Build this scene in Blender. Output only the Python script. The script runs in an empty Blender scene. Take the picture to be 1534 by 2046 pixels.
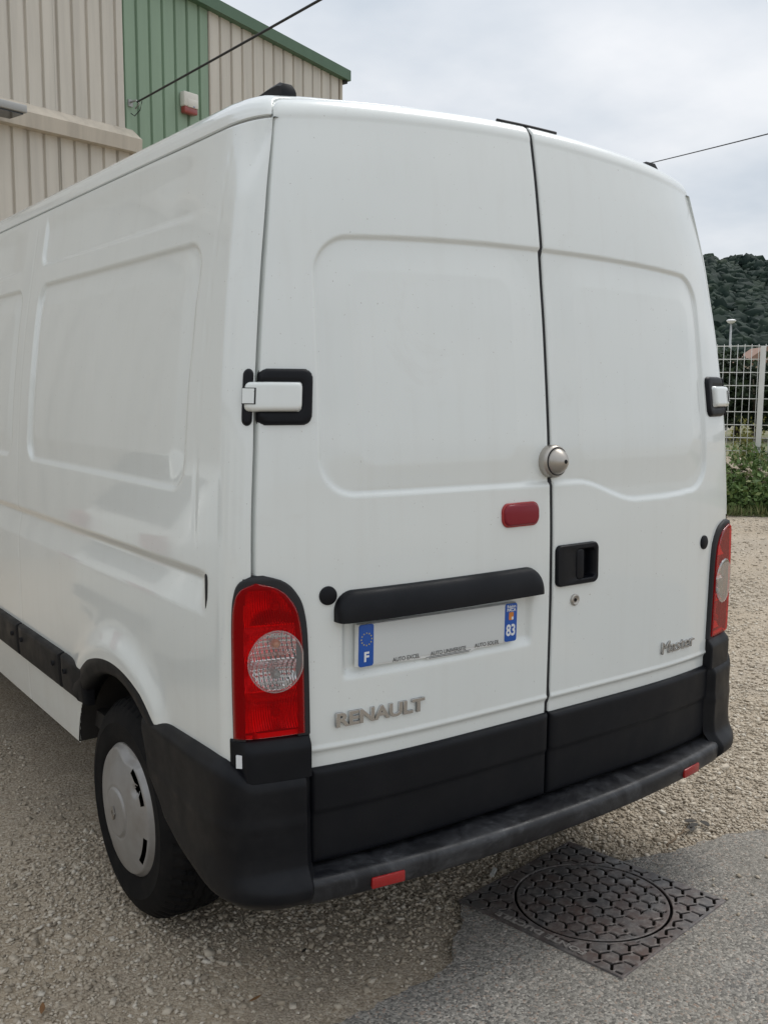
import bpy, bmesh, math, random
import numpy as np
from mathutils import Matrix, Vector, Euler
random.seed(7); rng = np.random.default_rng(7)
SC = bpy.context.scene
COL = SC.collection
R = math.radians

# ------------------------------------------------------------------ camera, sky, sun, exposure
CAM = np.array([-1.9862, -1.9417, 1.6175]); YAW, PITCH, ROLL, FPX = 0.6286, 0.1261, 0.0054, 1936.2
cd = bpy.data.cameras.new('camera'); co = bpy.data.objects.new('camera', cd); COL.objects.link(co)
_f = Vector((math.sin(YAW)*math.cos(PITCH), math.cos(YAW)*math.cos(PITCH), -math.sin(PITCH)))
_r = Vector((math.cos(YAW), -math.sin(YAW), 0)); _u = _r.cross(_f)
_r2 = _r*math.cos(ROLL)+_u*math.sin(ROLL); _u2 = -_r*math.sin(ROLL)+_u*math.cos(ROLL)
co.matrix_world = Matrix(((_r2.x, _u2.x, -_f.x, CAM[0]), (_r2.y, _u2.y, -_f.y, CAM[1]), (_r2.z, _u2.z, -_f.z, CAM[2]), (0, 0, 0, 1)))
cd.sensor_fit = 'VERTICAL'; cd.sensor_height = 24.0; cd.lens = 24.0*FPX/2046
cd.clip_start = .05; cd.clip_end = 4000
SC.camera = co
SUN_EL, SUN_AZ = R(56), R(75)          # azimuth from +y towards +x
wd = bpy.data.worlds.new('World'); SC.world = wd; wd.use_nodes = True
nt = wd.node_tree; N = nt.nodes; L = nt.links
bg = N['Background']; bg.inputs[1].default_value = .1
sky = N.new('ShaderNodeTexSky'); sky.sky_type = 'NISHITA'; sky.sun_disc = False
sky.sun_elevation = SUN_EL; sky.sun_rotation = SUN_AZ
tc = N.new('ShaderNodeTexCoord'); sp = N.new('ShaderNodeSeparateXYZ'); L.new(tc.outputs['Generated'], sp.inputs[0])
def wmath(op, a, b=None):
    m = N.new('ShaderNodeMath'); m.operation = op
    for i, v in enumerate((a, b)):
        if v is None: continue
        if isinstance(v, (int, float)): m.inputs[i].default_value = v
        else: L.new(v, m.inputs[i])
    return m.outputs[0]
zz = wmath('ADD', wmath('MAXIMUM', sp.outputs[2], 0.0), .22)
cb = N.new('ShaderNodeCombineXYZ')
L.new(wmath('DIVIDE', sp.outputs[0], zz), cb.inputs[0]); L.new(wmath('DIVIDE', sp.outputs[1], zz), cb.inputs[1])
ns = N.new('ShaderNodeTexNoise'); ns.inputs['Scale'].default_value = 1.35; ns.inputs['Detail'].default_value = 6; ns.inputs['Roughness'].default_value = .52
L.new(cb.outputs[0], ns.inputs['Vector'])
rp = N.new('ShaderNodeValToRGB'); L.new(ns.outputs[0], rp.inputs[0])
rp.color_ramp.elements[0].position = .36; rp.color_ramp.elements[0].color = (.545, .60, .665, 1)
rp.color_ramp.elements[1].position = .66; rp.color_ramp.elements[1].color = (.82, .835, .86, 1)
# an overcast sky grows brighter towards the zenith
zen = wmath('ADD', wmath('MULTIPLY', wmath('MAXIMUM', sp.outputs[2], 0.0), .35), .96)
sc_ = N.new('ShaderNodeVectorMath'); sc_.operation = 'SCALE'; L.new(rp.outputs[0], sc_.inputs[0]); L.new(wmath('MULTIPLY', zen, 10.0), sc_.inputs[3])
mx = N.new('ShaderNodeMix'); mx.data_type = 'RGBA'; mx.inputs[0].default_value = .94
L.new(sky.outputs[0], mx.inputs[6]); L.new(sc_.outputs[0], mx.inputs[7]); L.new(mx.outputs[2], bg.inputs[0])
sd = bpy.data.lights.new('sun', 'SUN'); sd.energy = 1.5; sd.angle = R(28); sd.color = (1, .97, .92)
so = bpy.data.objects.new('sun', sd); COL.objects.link(so)
_sdir = Vector((math.sin(SUN_AZ)*math.cos(SUN_EL), math.cos(SUN_AZ)*math.cos(SUN_EL), math.sin(SUN_EL)))
so.rotation_euler = _sdir.to_track_quat('Z', 'Y').to_euler()
SC.view_settings.view_transform = 'Standard'; SC.view_settings.look = 'None'
SC.view_settings.exposure = 0.10; SC.view_settings.gamma = 1.0
SC.cycles.max_bounces = 8; SC.cycles.transparent_max_bounces = 12

# ------------------------------------------------------------------ materials
MATS = {}
class NB:
    def __init__(s, name):
        s.m = bpy.data.materials.new(name); s.m.use_nodes = True
        s.t = s.m.node_tree; s.p = s.t.nodes['Principled BSDF']; s.out = s.t.nodes['Material Output']
        s.tc = s.t.nodes.new('ShaderNodeTexCoord'); MATS[name] = s.m
    def set(s, **k):
        names = dict(col='Base Color', rough='Roughness', metal='Metallic', coat='Coat Weight', coatr='Coat Roughness', spec='Specular IOR Level', trans='Transmission Weight', ior='IOR', sub='Subsurface Weight')
        for a, v in k.items():
            i = s.p.inputs[names[a]]
            if hasattr(v, 'links'): s.t.links.new(v, i)
            elif a == 'col': i.default_value = (*v, 1)
            else: i.default_value = v
        return s
    def new(s, typ, **ins):
        n = s.t.nodes.new(typ)
        for k, v in ins.items():
            i = n.inputs[k.replace('_', ' ')] if isinstance(k, str) else n.inputs[k]
            if hasattr(v, 'links'): s.t.links.new(v, i)
            else: i.default_value = v
        return n
    def noise(s, scale, detail=4, rough=.55, vec=None, out=0, dist=0):
        n = s.new('ShaderNodeTexNoise', Scale=scale, Detail=detail, Roughness=rough, Distortion=dist)
        s.t.links.new(vec if vec is not None else s.tc.outputs['Object'], n.inputs['Vector']); return n.outputs[out]
    def voro(s, scale, feature='F1', out='Distance', vec=None, rand=1.0):
        n = s.t.nodes.new('ShaderNodeTexVoronoi'); n.feature = feature; n.inputs['Scale'].default_value = scale; n.inputs['Randomness'].default_value = rand
        s.t.links.new(vec if vec is not None else s.tc.outputs['Object'], n.inputs['Vector']); return n.outputs[out]
    def ramp(s, fac, *stops, interp='LINEAR'):
        n = s.t.nodes.new('ShaderNodeValToRGB'); s.t.links.new(fac, n.inputs[0]); e = n.color_ramp.elements
        n.color_ramp.interpolation = interp
        while len(e) < len(stops): e.new(.5)
        for i, (p, c) in enumerate(stops):
            e[i].position = p; e[i].color = (*c, 1) if isinstance(c, tuple) else (c, c, c, 1)
        return n.outputs[0]
    def mix(s, fac, a, b, mode='MIX'):
        n = s.t.nodes.new('ShaderNodeMix'); n.data_type = 'RGBA'; n.blend_type = mode
        for i, v in ((0, fac), (6, a), (7, b)):
            if hasattr(v, 'links'): s.t.links.new(v, n.inputs[i])
            elif i == 0: n.inputs[0].default_value = v
            else: n.inputs[i].default_value = (*v, 1)
        return n.outputs[2]
    def math(s, op, a, b=0.0):
        n = s.t.nodes.new('ShaderNodeMath'); n.operation = op
        for i, v in enumerate((a, b)):
            if hasattr(v, 'links'): s.t.links.new(v, n.inputs[i])
            else: n.inputs[i].default_value = v
        return n.outputs[0]
    def sep(s, what='Object'):
        n = s.t.nodes.new('ShaderNodeSeparateXYZ'); s.t.links.new(s.tc.outputs[what], n.inputs[0]); return n.outputs
    def bump(s, h, strength=.3, dist=.01):
        n = s.t.nodes.new('ShaderNodeBump'); n.inputs['Strength'].default_value = strength; n.inputs['Distance'].default_value = dist
        s.t.links.new(h, n.inputs['Height']); s.t.links.new(n.outputs[0], s.p.inputs['Normal']); return s

# white paint, with faint road film and a few specks
b = NB('white_paint')
film = b.ramp(b.noise(2.2, 2, .5), (.3, 0.0), (.8, .5))
zlow = b.ramp(b.sep()[2], (.28, 1.0), (.62, .28), (.95, 0.0))
z_n = b.math('MULTIPLY', zlow, b.ramp(b.noise(9, 6, .65), (.3, .15), (.7, .9)))
base = b.mix(film, (.76, .79, .77), (.725, .75, .725))
base = b.mix(b.math('MULTIPLY', z_n, .40), base, (.50, .45, .37))
mps = b.new('ShaderNodeMapping', Vector=b.tc.outputs['Object']); mps.inputs['Scale'].default_value = (26, 26, 1.1)
streak = b.ramp(b.noise(1.0, 5, .6, vec=mps.outputs[0]), (.50, 0.0), (.78, .13))
base = b.mix(streak, base, (.60, .59, .545))
smear = b.ramp(b.noise(5.5, 6, .7, dist=.8), (.60, 0.0), (.80, .28))
base = b.mix(smear, base, (.62, .61, .57))
speck = b.ramp(b.noise(140, 1, .5), (.765, 0.0), (.80, .55))
base = b.mix(speck, base, (.35, .32, .28))
b.set(col=base, rough=.3, coat=.9, coatr=.05)
b.bump(b.noise(1.6, 1), .02, .003)
# moulded black plastic
def plastic(name, col, dust, rough=.52):
    b = NB(name)
    d = b.ramp(b.noise(7, 6, .65), (.42, 0.0), (.8, dust))
    c = b.mix(d, col, (.16, .15, .135))
    b.set(col=c, rough=b.ramp(b.noise(11, 4), (.3, rough-.1), (.75, rough+.12)), spec=.22)
    b.bump(b.noise(900, 2, .6), .12, .001)
plastic('black_plastic', (.0042, .005, .0075), .03, .46)
plastic('black_plastic_worn', (.0048, .0054, .0075), .07, .46)
b = NB('step_rubber')
scr = b.ramp(b.noise(6, 8, .72, dist=1.2), (.44, 0.0), (.68, .8))
scr2 = b.ramp(b.noise(38, 5, .7), (.5, 0.0), (.75, .5))
b.set(col=b.mix(b.math('MULTIPLY', scr, b.math('ADD', scr2, .3)), (.0055, .006, .0085), (.15, .155, .165)), rough=b.ramp(b.noise(14, 5), (.3, .32), (.7, .6)))
b.bump(b.noise(160, 4, .6), .2, .002)
b = NB('rubber_seal'); b.set(col=(.012, .012, .014), rough=.65)
b = NB('shadow_gap'); b.set(col=(.42, .42, .41), rough=.6)
b = NB('underbody'); b.set(col=b.mix(b.noise(12, 5), (.012, .012, .012), (.035, .031, .027)), rough=.85)
b = NB('tyre_rubber')
dd = b.ramp(b.noise(16, 5, .65), (.45, 0.0), (.8, .35))
b.set(col=b.mix(dd, (.0045, .0045, .005), (.03, .027, .023)), rough=.8, spec=.2); b.bump(b.noise(240, 3), .2, .001)
b = NB('wheel_cover')
dd = b.ramp(b.noise(10, 6, .65), (.35, 0.0), (.8, .75))
b.set(col=b.mix(dd, (.33, .325, .32), (.20, .18, .155)), rough=b.ramp(b.noise(8, 4), (.3, .3), (.7, .5)), metal=.35); b.bump(b.noise(60, 4), .05, .001)
b = NB('chrome_badge'); b.set(col=(.52, .51, .5), rough=.24, metal=1.0)
b = NB('satin_steel'); b.set(col=b.mix(b.noise(30, 4), (.50, .47, .43), (.40, .37, .33)), rough=.36, metal=.85)
b = NB('lamp_reflector'); b.set(col=(.83, .83, .83), rough=.16, metal=1.0)
b.bump(b.noise(60, 1), .1, .002)
def lens(name, tint, gloss=.05, dif=.32, frk=.14):
    b = NB(name); t = b.t
    tr = t.nodes.new('ShaderNodeBsdfTransparent'); tr.inputs[0].default_value = (*tint, 1)
    gl = t.nodes.new('ShaderNodeBsdfGlossy'); gl.inputs['Roughness'].default_value = gloss
    df = t.nodes.new('ShaderNodeBsdfDiffuse'); df.inputs[0].default_value = (*[min(.85, c*.75) for c in tint], 1)
    fr = t.nodes.new('ShaderNodeFresnel'); fr.inputs[0].default_value = 1.5
    m1 = t.nodes.new('ShaderNodeMixShader'); m1.inputs[0].default_value = dif
    m2 = t.nodes.new('ShaderNodeMixShader')
    t.links.new(tr.outputs[0], m1.inputs[1]); t.links.new(df.outputs[0], m1.inputs[2])
    fm = t.nodes.new('ShaderNodeMath'); fm.operation = 'MULTIPLY'; fm.inputs[1].default_value = frk; fm.use_clamp = True; t.links.new(fr.outputs[0], fm.inputs[0]); t.links.new(fm.outputs[0], m2.inputs[0]); t.links.new(m1.outputs[0], m2.inputs[1]); t.links.new(gl.outputs[0], m2.inputs[2])
    t.links.new(m2.outputs[0], b.out.inputs[0])
lens('red_lens', (.92, .010, .014), .05, .30); lens('clear_lens', (.96, .96, .95), .04, .15, .5)
b = NB('red_reflector'); b.set(col=(.34, .008, .008), rough=.3, coat=.4); b.bump(b.voro(260), .3, .002)
b = NB('brake_lens'); b.set(col=(.22, .005, .016), rough=.3, coat=.25, spec=.3)
b = NB('bulb_amber'); b.set(col=(.45, .14, .03), rough=.2, coat=1)
b = NB('bulb_clear'); b.set(col=(.18, .18, .17), rough=.2, coat=1)
b = NB('plate_white'); b.set(col=(.64, .66, .65), rough=.45)
b = NB('holder_white'); b.set(col=(.80, .81, .80), rough=.4, coat=.3)
b = NB('plate_blue'); b.set(col=(.008, .085, .40), rough=.4)
b = NB('star_yellow'); b.set(col=(.55, .45, .12), rough=.5)
b = NB('emblem_orange'); b.set(col=(.62, .21, .03), rough=.5)
b = NB('print_white'); b.set(col=(.75, .77, .78), rough=.5)
b = NB('print_grey'); b.set(col=(.10, .10, .10), rough=.6)
b = NB('dark_glass'); b.set(col=(.012, .014, .016), rough=.04, spec=.6)
# ground
b = NB('gravel_ground')
big = b.noise(.55, 5, .55); mid = b.noise(3.0, 5, .6)
v1 = b.voro(95, out='Color'); v1d = b.voro(95); v2 = b.voro(230, out='Color'); v2d = b.voro(230)
s1 = b.new('ShaderNodeSeparateColor', Color=v1).outputs[0]; s2 = b.new('ShaderNodeSeparateColor', Color=v2).outputs[0]
c = b.ramp(s1, (0, (.165, .126, .086)), (.35, (.38, .31, .225)), (.75, (.515, .435, .335)), (1, (.69, .62, .515)))
c2 = b.ramp(s2, (0, (.13, .103, .075)), (.45, (.335, .28, .213)), (1, (.55, .485, .395)))
c = b.mix(b.ramp(mid, (.4, .25), (.62, .85)), c, c2)
c = b.mix(b.ramp(big, (.40, 0.0), (.66, .55)), c, (.40, .318, .222))
dk = b.ramp(b.noise(1.3, 6, .65), (.54, 0.0), (.72, .5))
c = b.mix(dk, c, (.23, .195, .16))
b.set(col=c, rough=.9)
h = b.math('SUBTRACT', 1.0, v1d); h2 = b.math('MULTIPLY', b.math('SUBTRACT', 1.0, v2d), .4)
b.bump(b.math('ADD', b.math('ADD', h, h2), b.math('MULTIPLY', mid, 1.2)), .45, .010)
b = NB('gravel_stone')
at = b.t.nodes.new('ShaderNodeAttribute'); at.attribute_name = 'tone'
b.set(col=b.mix(b.noise(150, 2), b.ramp(at.outputs['Fac'], (0, (.09, .075, .058)), (.22, (.35, .288, .215)), (.58, (.59, .512, .405)), (.85, (.72, .65, .545)), (1, (.81, .76, .67))), (.42, .355, .27), 'MIX'), rough=.88)
b = NB('asphalt')
v1 = b.voro(150, out='Color'); v1d = b.voro(150); s1 = b.new('ShaderNodeSeparateColor', Color=v1).outputs[0]
v2 = b.voro(420, out='Color'); s2 = b.new('ShaderNodeSeparateColor', Color=v2).outputs[0]
c = b.ramp(s1, (0, (.035, .033, .031)), (.25, (.145, .137, .123)), (.6, (.285, .268, .238)), (.84, (.45, .42, .375)), (.93, (.30, .20, .145)), (1, (.68, .63, .56)))
c = b.mix(.3, c, b.ramp(s2, (0, (.06, .057, .053)), (.5, (.23, .217, .193)), (1, (.41, .38, .335))))
c = b.mix(b.ramp(b.noise(1.6, 5), (.4, .0), (.7, .4)), c, (.22, .195, .155))
c = b.mix(b.ramp(b.noise(5, 5, .6), (.52, 0.0), (.7, .35)), c, (.12, .115, .11))
b.set(col=c, rough=.88); b.bump(b.math('ADD', b.math('SUBTRACT', 1.0, v1d), b.noise(30, 4)), .6, .006)
b = NB('cast_iron')
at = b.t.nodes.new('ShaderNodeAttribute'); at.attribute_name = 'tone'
rust = b.ramp(b.noise(9, 6, .65), (.42, 0.0), (.68, .9))
c = b.mix(rust, (.105, .098, .095), (.115, .070, .056))
c = b.mix(b.ramp(b.noise(40, 5, .7), (.46, 0.0), (.70, .8)), c, (.25, .225, .205))
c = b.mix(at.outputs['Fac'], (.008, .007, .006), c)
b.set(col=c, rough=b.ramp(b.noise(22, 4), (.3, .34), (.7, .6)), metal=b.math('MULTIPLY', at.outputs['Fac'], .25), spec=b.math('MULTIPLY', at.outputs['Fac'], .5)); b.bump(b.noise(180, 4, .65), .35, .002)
b = NB('worn_iron'); b.set(col=b.mix(b.noise(45, 5, .7), (.20, .18, .165), (.38, .35, .32)), rough=.42, metal=.2)
b = NB('black_hole'); b.set(col=(.006, .006, .006), rough=.95)
b = NB('dry_leaf'); b.set(col=b.mix(b.noise(40), (.16, .07, .025), (.28, .15, .06)), rough=.8)
b = NB('damp_leaf'); b.set(col=b.mix(b.noise(40), (.02, .018, .015), (.06, .05, .04)), rough=.7)
b = NB('twig_bark'); b.set(col=(.17, .12, .075), rough=.9)
b = NB('plastic_shard'); b.set(col=(.40, .39, .36), rough=.5)
# building
def clad(name, c1, c2, grime):
    b = NB(name)
    mp = b.new('ShaderNodeMapping', Vector=b.tc.outputs['Object']); mp.inputs['Scale'].default_value = (6, 6, .35)
    st = b.ramp(b.noise(1.0, 6, .65, vec=mp.outputs[0]), (.42, 0.0), (.78, grime))
    c = b.mix(b.noise(.8, 4), c1, c2); c = b.mix(st, c, tuple(x*.55 for x in c1))
    b.set(col=c, rough=.5, spec=.4); b.bump(b.noise(8, 3), .08, .006)
clad('beige_cladding', (.63, .59, .52), (.58, .54, .47), .5)
clad('beige_flashing', (.56, .505, .42), (.48, .425, .35), .7)
clad('green_cladding', (.265, .365, .265), (.24, .34, .24), .35)
clad('green_flashing', (.095, .165, .105), (.08, .145, .09), .3)
b = NB('roof_sheet'); b.set(col=(.25, .25, .24), rough=.6)
b = NB('siren_white'); b.set(col=b.mix(b.noise(14), (.68, .66, .60), (.58, .56, .50)), rough=.4)
b = NB('siren_red'); b.set(col=(.27, .045, .035), rough=.3, coat=.6)
b = NB('print_blue'); b.set(col=(.05, .10, .35), rough=.5)
b = NB('galvanised'); b.set(col=(.36, .36, .35), rough=.5, metal=.5)
b = NB('hall_panel'); b.set(col=b.mix(b.noise(.4, 3), (.72, .73, .70), (.66, .67, .64)), rough=.6)
b = NB('cable_black'); b.set(col=(.012, .012, .013), rough=.6)
b = NB('fence_white'); b.set(col=b.mix(b.noise(6), (.72, .73, .70), (.60, .60, .56)), rough=.45)
b = NB('pallet_wood'); b.set(col=b.mix(b.noise(12, 5, .6), (.50, .42, .31), (.32, .26, .19)), rough=.8)
b = NB('lamp_grey'); b.set(col=(.45, .46, .46), rough=.45, metal=.3)
b = NB('lamp_white'); b.set(col=(.75, .75, .74), rough=.4)
def leafmat(name, stops):
    b = NB(name)
    at = b.t.nodes.new('ShaderNodeAttribute'); at.attribute_name = 'tone'
    b.set(col=b.ramp(at.outputs['Fac'], *stops), rough=.7, spec=.08 if 'forest' in name else .3)
leafmat('weed_leaf', ((0, (.045, .080, .022)), (.5, (.10, .165, .048)), (.85, (.16, .225, .075)), (1, (.24, .25, .11))))
leafmat('grass_blade', ((0, (.06, .085, .025)), (.5, (.12, .15, .05)), (1, (.25, .24, .12))))
leafmat('dark_tree_leaf', ((0, (.012, .022, .011)), (.6, (.028, .045, .02)), (1, (.055, .078, .032))))
leafmat('yellow_shrub_leaf', ((0, (.11, .12, .03)), (1, (.27, .25, .07))))
leafmat('hill_forest_leaf', ((0, (.013, .024, .021)), (.5, (.022, .038, .029)), (.9, (.034, .052, .035)), (1, (.05, .06, .042))))
b = NB('tree_bark'); b.set(col=b.mix(b.noise(14), (.07, .055, .04), (.13, .105, .08)), rough=.95)
b = NB('hill_soil'); b.set(col=b.mix(b.noise(.05, 4), (.016, .028, .022), (.024, .038, .027)), rough=.95)
b = NB('dry_field'); b.set(col=b.mix(b.ramp(b.noise(.35, 6, .62), (.4, 0.0), (.62, 1.0)), (.21, .19, .11), (.11, .135, .05)), rough=.95); b.bump(b.noise(9, 5), .5, .05)
b = NB('pale_track'); b.set(col=b.mix(b.noise(1.5, 6, .6), (.42, .39, .34), (.30, .28, .24)), rough=.95)
b = NB('house_wall'); b.set(col=(.52, .42, .34), rough=.85)
b = NB('house_roof'); b.set(col=b.mix(b.noise(4), (.34, .22, .17), (.26, .16, .12)), rough=.85)

# ------------------------------------------------------------------ helpers
def tag(o, label=None, cat=None, group=None, kind=None):
    for k, v in (('label', label), ('category', cat), ('group', group), ('kind', kind)):
        if v: o[k] = v
    return o
def _link(o, mat, parent, smooth):
    COL.objects.link(o)
    if mat: o.data.materials.append(MATS[mat])
    if parent is not None:
        o.parent = parent
        if parent.type == 'EMPTY': o.matrix_parent_inverse = parent.matrix_basis.inverted()
    return o
def meshobj(name, V, F, mat, parent=None, smooth=True, tone=None):
    """V (n,3) array, F (m,k) int array or list of lists"""
    me = bpy.data.meshes.new(name); V = np.asarray(V, np.float32)
    if isinstance(F, np.ndarray):
        n, k = F.shape; me.vertices.add(len(V)); me.vertices.foreach_set('co', V.ravel())
        me.loops.add(n*k); me.loops.foreach_set('vertex_index', F.astype(np.int32).ravel())
        me.polygons.add(n); me.polygons.foreach_set('loop_start', (np.arange(n)*k).astype(np.int32)); me.polygons.foreach_set('loop_total', np.full(n, k, np.int32))
        me.update(calc_edges=True); me.validate()
    else:
        me.from_pydata(V.tolist(), [], F); me.update()
    if smooth: me.polygons.foreach_set('use_smooth', np.ones(len(me.polygons), bool))
    if tone is not None:
        a = me.attributes.new('tone', 'FLOAT', 'POINT'); a.data.foreach_set('value', np.asarray(tone, np.float32))
    return _link(bpy.data.objects.new(name, me), mat, parent, smooth)
def gridfaces(n, m, keep=None, flip=False, closed=False):
    i, j = np.meshgrid(np.arange(n-1), np.arange(m if closed else m-1), indexing='ij')
    a = i*m+j; b = i*m+(j+1) % m; F = np.stack([a, b, b+m, a+m], -1).reshape(-1, 4)
    if keep is not None: F = F[keep.ravel()]
    return F[:, ::-1] if flip else F
def grid(name, P, mat, parent=None, keep=None, flip=False, closed=False, smooth=True, tone=None):
    n, m, _ = P.shape
    return meshobj(name, P.reshape(-1, 3), gridfaces(n, m, keep, flip, closed), mat, parent, smooth, tone)
def bmobj(name, bm, mat, parent=None, smooth=False, angle=None):
    bmesh.ops.recalc_face_normals(bm, faces=bm.faces)
    me = bpy.data.meshes.new(name); bm.to_mesh(me); bm.free()
    o = _link(bpy.data.objects.new(name, me), mat, parent, smooth)
    if angle is not None: smooth_by_angle(me, angle)
    elif smooth: me.polygons.foreach_set('use_smooth', np.ones(len(me.polygons), bool))
    return o
def smooth_by_angle(me, ang):
    me.polygons.foreach_set('use_smooth', np.ones(len(me.polygons), bool))
    bm = bmesh.new(); bm.from_mesh(me)
    for e in bm.edges:
        e.smooth = not (len(e.link_faces) == 2 and e.calc_face_angle(0) > ang)
    bm.to_mesh(me); bm.free()
def box_bm(bm, c, s, M=None, bev=0, seg=2):
    r = bmesh.ops.create_cube(bm, size=1, matrix=(M or Matrix())@Matrix.Translation(c)@Matrix.Diagonal((*s, 1)))
    if bev:
        ed = list({e for v in r['verts'] for e in v.link_edges})
        bmesh.ops.bevel(bm, geom=ed, offset=bev, segments=seg, profile=.5, affect='EDGES')
def box(name, c, s, mat, parent=None, M=None, bev=0, seg=2):
    bm = bmesh.new(); box_bm(bm, c, s, M, bev, seg); return bmobj(name, bm, mat, parent, angle=R(40) if bev else None)
def prism(name, pts, d0, d1, mat, parent=None, M=None, bev=0, seg=3):
    """outline pts (x,z) in local plane, extruded along local y from d0 to d1 (front = d0, smaller y)"""
    bm = bmesh.new(); vs = [bm.verts.new((x, d1, z)) for x, z in pts]; f = bm.faces.new(vs)
    r = bmesh.ops.extrude_face_region(bm, geom=[f]); nv = [g for g in r['geom'] if isinstance(g, bmesh.types.BMVert)]
    for v in nv: v.co.y = d0
    if bev:
        fe = [e for e in bm.edges if all(v in nv for v in e.verts)]
        bmesh.ops.bevel(bm, geom=fe, offset=bev, segments=seg, profile=.5, affect='EDGES')
    if M is not None: bm.transform(M)
    return bmobj(name, bm, mat, parent, angle=R(38))
def rrect(x0, x1, z0, z1, r, n=8):
    out = []
    for cx, cz, a0 in ((x1-r, z1-r, 0), (x0+r, z1-r, 90), (x0+r, z0+r, 180), (x1-r, z0+r, 270)):
        for k in range(n+1):
            a = R(a0+90*k/n); out.append((cx+r*math.cos(a), cz+r*math.sin(a)))
    return out
def circ(cx, cz, r, n=32): return [(cx+r*math.cos(2*math.pi*k/n), cz+r*math.sin(2*math.pi*k/n)) for k in range(n)]
def lathe(name, prof, mat, parent=None, M=None, n=48, smooth_ang=R(35)):
    """prof (r, y) revolved about local y"""
    a = np.linspace(0, 2*np.pi, n, endpoint=False); p = np.array(prof)
    P = np.stack([p[:, 0, None]*np.cos(a), np.repeat(p[:, 1, None], n, 1), p[:, 0, None]*np.sin(a)], -1)
    V = P.reshape(-1, 3)
    if M is not None: V = (np.c_[V, np.ones(len(V))]@np.array(M).T)[:, :3]
    o = meshobj(name, V, gridfaces(len(p), n, closed=True), mat, parent)
    smooth_by_angle(o.data, smooth_ang); return o
def tube(name, pts, r, mat, parent=None, n=8, taper=None):
    pts = [Vector(p) for p in pts]; V = []; m = len(pts)
    for i, p in enumerate(pts):
        t = (pts[min(i+1, m-1)]-pts[max(i-1, 0)]).normalized()
        a = t.cross(Vector((0, 0, 1)) if abs(t.z) < .9 else Vector((1, 0, 0))).normalized(); bb = t.cross(a)
        rr = r if taper is None else r+(taper-r)*i/(m-1)
        for k in range(n):
            q = 2*math.pi*k/n; V.append(p+a*rr*math.cos(q)+bb*rr*math.sin(q))
    F = [[i*n+k, i*n+(k+1) % n, (i+1)*n+(k+1) % n, (i+1)*n+k] for i in range(m-1) for k in range(n)]
    F += [list(range(n))[::-1], list(range((m-1)*n, m*n))]
    return meshobj(name, [tuple(v) for v in V], F, mat, parent)
def text(name, s, size, mat, parent, M, extrude=.001, bold=0.0, sx=1.0, shear=0.0, bev=0.0, align='CENTER'):
    cu = bpy.data.curves.new(name, 'FONT'); cu.body = s; cu.size = size; cu.extrude = extrude; cu.offset = bold; cu.shear = shear
    cu.bevel_depth = bev; cu.align_x = align; cu.align_y = 'CENTER'; cu.resolution_u = 4
    to = bpy.data.objects.new(name, cu); COL.objects.link(to); dg = bpy.context.evaluated_depsgraph_get(); dg.update()
    me = bpy.data.meshes.new_from_object(to.evaluated_get(dg)); COL.objects.unlink(to); bpy.data.objects.remove(to)
    me.name = name; me.materials.clear()
    me.transform(M@Matrix.Rotation(R(90), 4, 'X')@Matrix.Diagonal((sx, 1, 1, 1)))
    return _link(bpy.data.objects.new(name, me), mat, parent, False)
def empty(name, loc, rz=0):
    o = bpy.data.objects.new(name, None); COL.objects.link(o); o.location = loc; o.rotation_euler = (0, 0, rz); o.empty_display_size = .1
    return o
def sstep(a, b, x): t = np.clip((np.asarray(x, float)-a)/(b-a), 0, 1); return t*t*(3-2*t)
def rsdf(qx, qz, r):
    a = np.maximum(qx+r, 0); c = np.maximum(qz+r, 0)
    return np.hypot(a, c)+np.minimum(np.maximum(qx+r, qz+r), 0)-r
def pchip(xs, ys):
    xs = np.array(xs, float); ys = np.array(ys, float); h = np.diff(xs); d = np.diff(ys)/h
    m = np.zeros(len(xs)); m[0] = d[0]; m[-1] = d[-1]
    for i in range(1, len(xs)-1):
        if d[i-1]*d[i] > 0:
            w1 = 2*h[i]+h[i-1]; w2 = h[i]+2*h[i-1]; m[i] = (w1+w2)/(w1/d[i-1]+w2/d[i])
    def f(x):
        x = np.asarray(x, float); i = np.clip(np.searchsorted(xs, x)-1, 0, len(xs)-2); t = (x-xs[i])/h[i]
        r = (2*t**3-3*t**2+1)*ys[i]+(t**3-2*t**2+t)*h[i]*m[i]+(-2*t**3+3*t**2)*ys[i+1]+(t**3-t**2)*h[i]*m[i+1]
        r = np.where(x < xs[0], ys[0]+m[0]*(x-xs[0]), r); return np.where(x > xs[-1], ys[-1]+m[-1]*(x-xs[-1]), r)
    return f
def ray(px, py):
    return np.array(_f)+(px-767)/FPX*np.array(_r2)-(py-1023)/FPX*np.array(_u2)
def at_dist(px, py, D):
    d = ray(px, py); return CAM+d/np.hypot(d[0], d[1])*D

# ------------------------------------------------------------------ ground
def GZ(x, y):
    y = np.asarray(y, float); return -.10*np.tanh(y*.25)+0*np.asarray(x, float)
# near the van the yard falls gently forward: slope -0.025
ax = np.unique(np.round(np.concatenate([np.linspace(-3.5, 4, 151), np.linspace(4, 16, 41), np.geomspace(16, 2500, 30), -np.geomspace(3.5, 2500, 34)]), 4))
ay = np.unique(np.round(np.concatenate([np.linspace(-3, 6, 181), np.linspace(6, 16, 31), np.geomspace(16, 2500, 30), -np.geomspace(3, 2500, 34)]), 4))
X, Y = np.meshgrid(ax, ay, indexing='ij')
und = .006*np.sin(X*3.1+1.3*np.sin(Y*2.3))*np.cos(Y*2.7+.8*np.sin(X*1.9))
und = (und-.010)*(1-sstep(5, 9, np.hypot(X, Y)))
GP = np.stack([X, Y, GZ(X, Y)+und], -1)
tag(grid('ground', GP, 'gravel_ground', flip=True), kind='structure')
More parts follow.
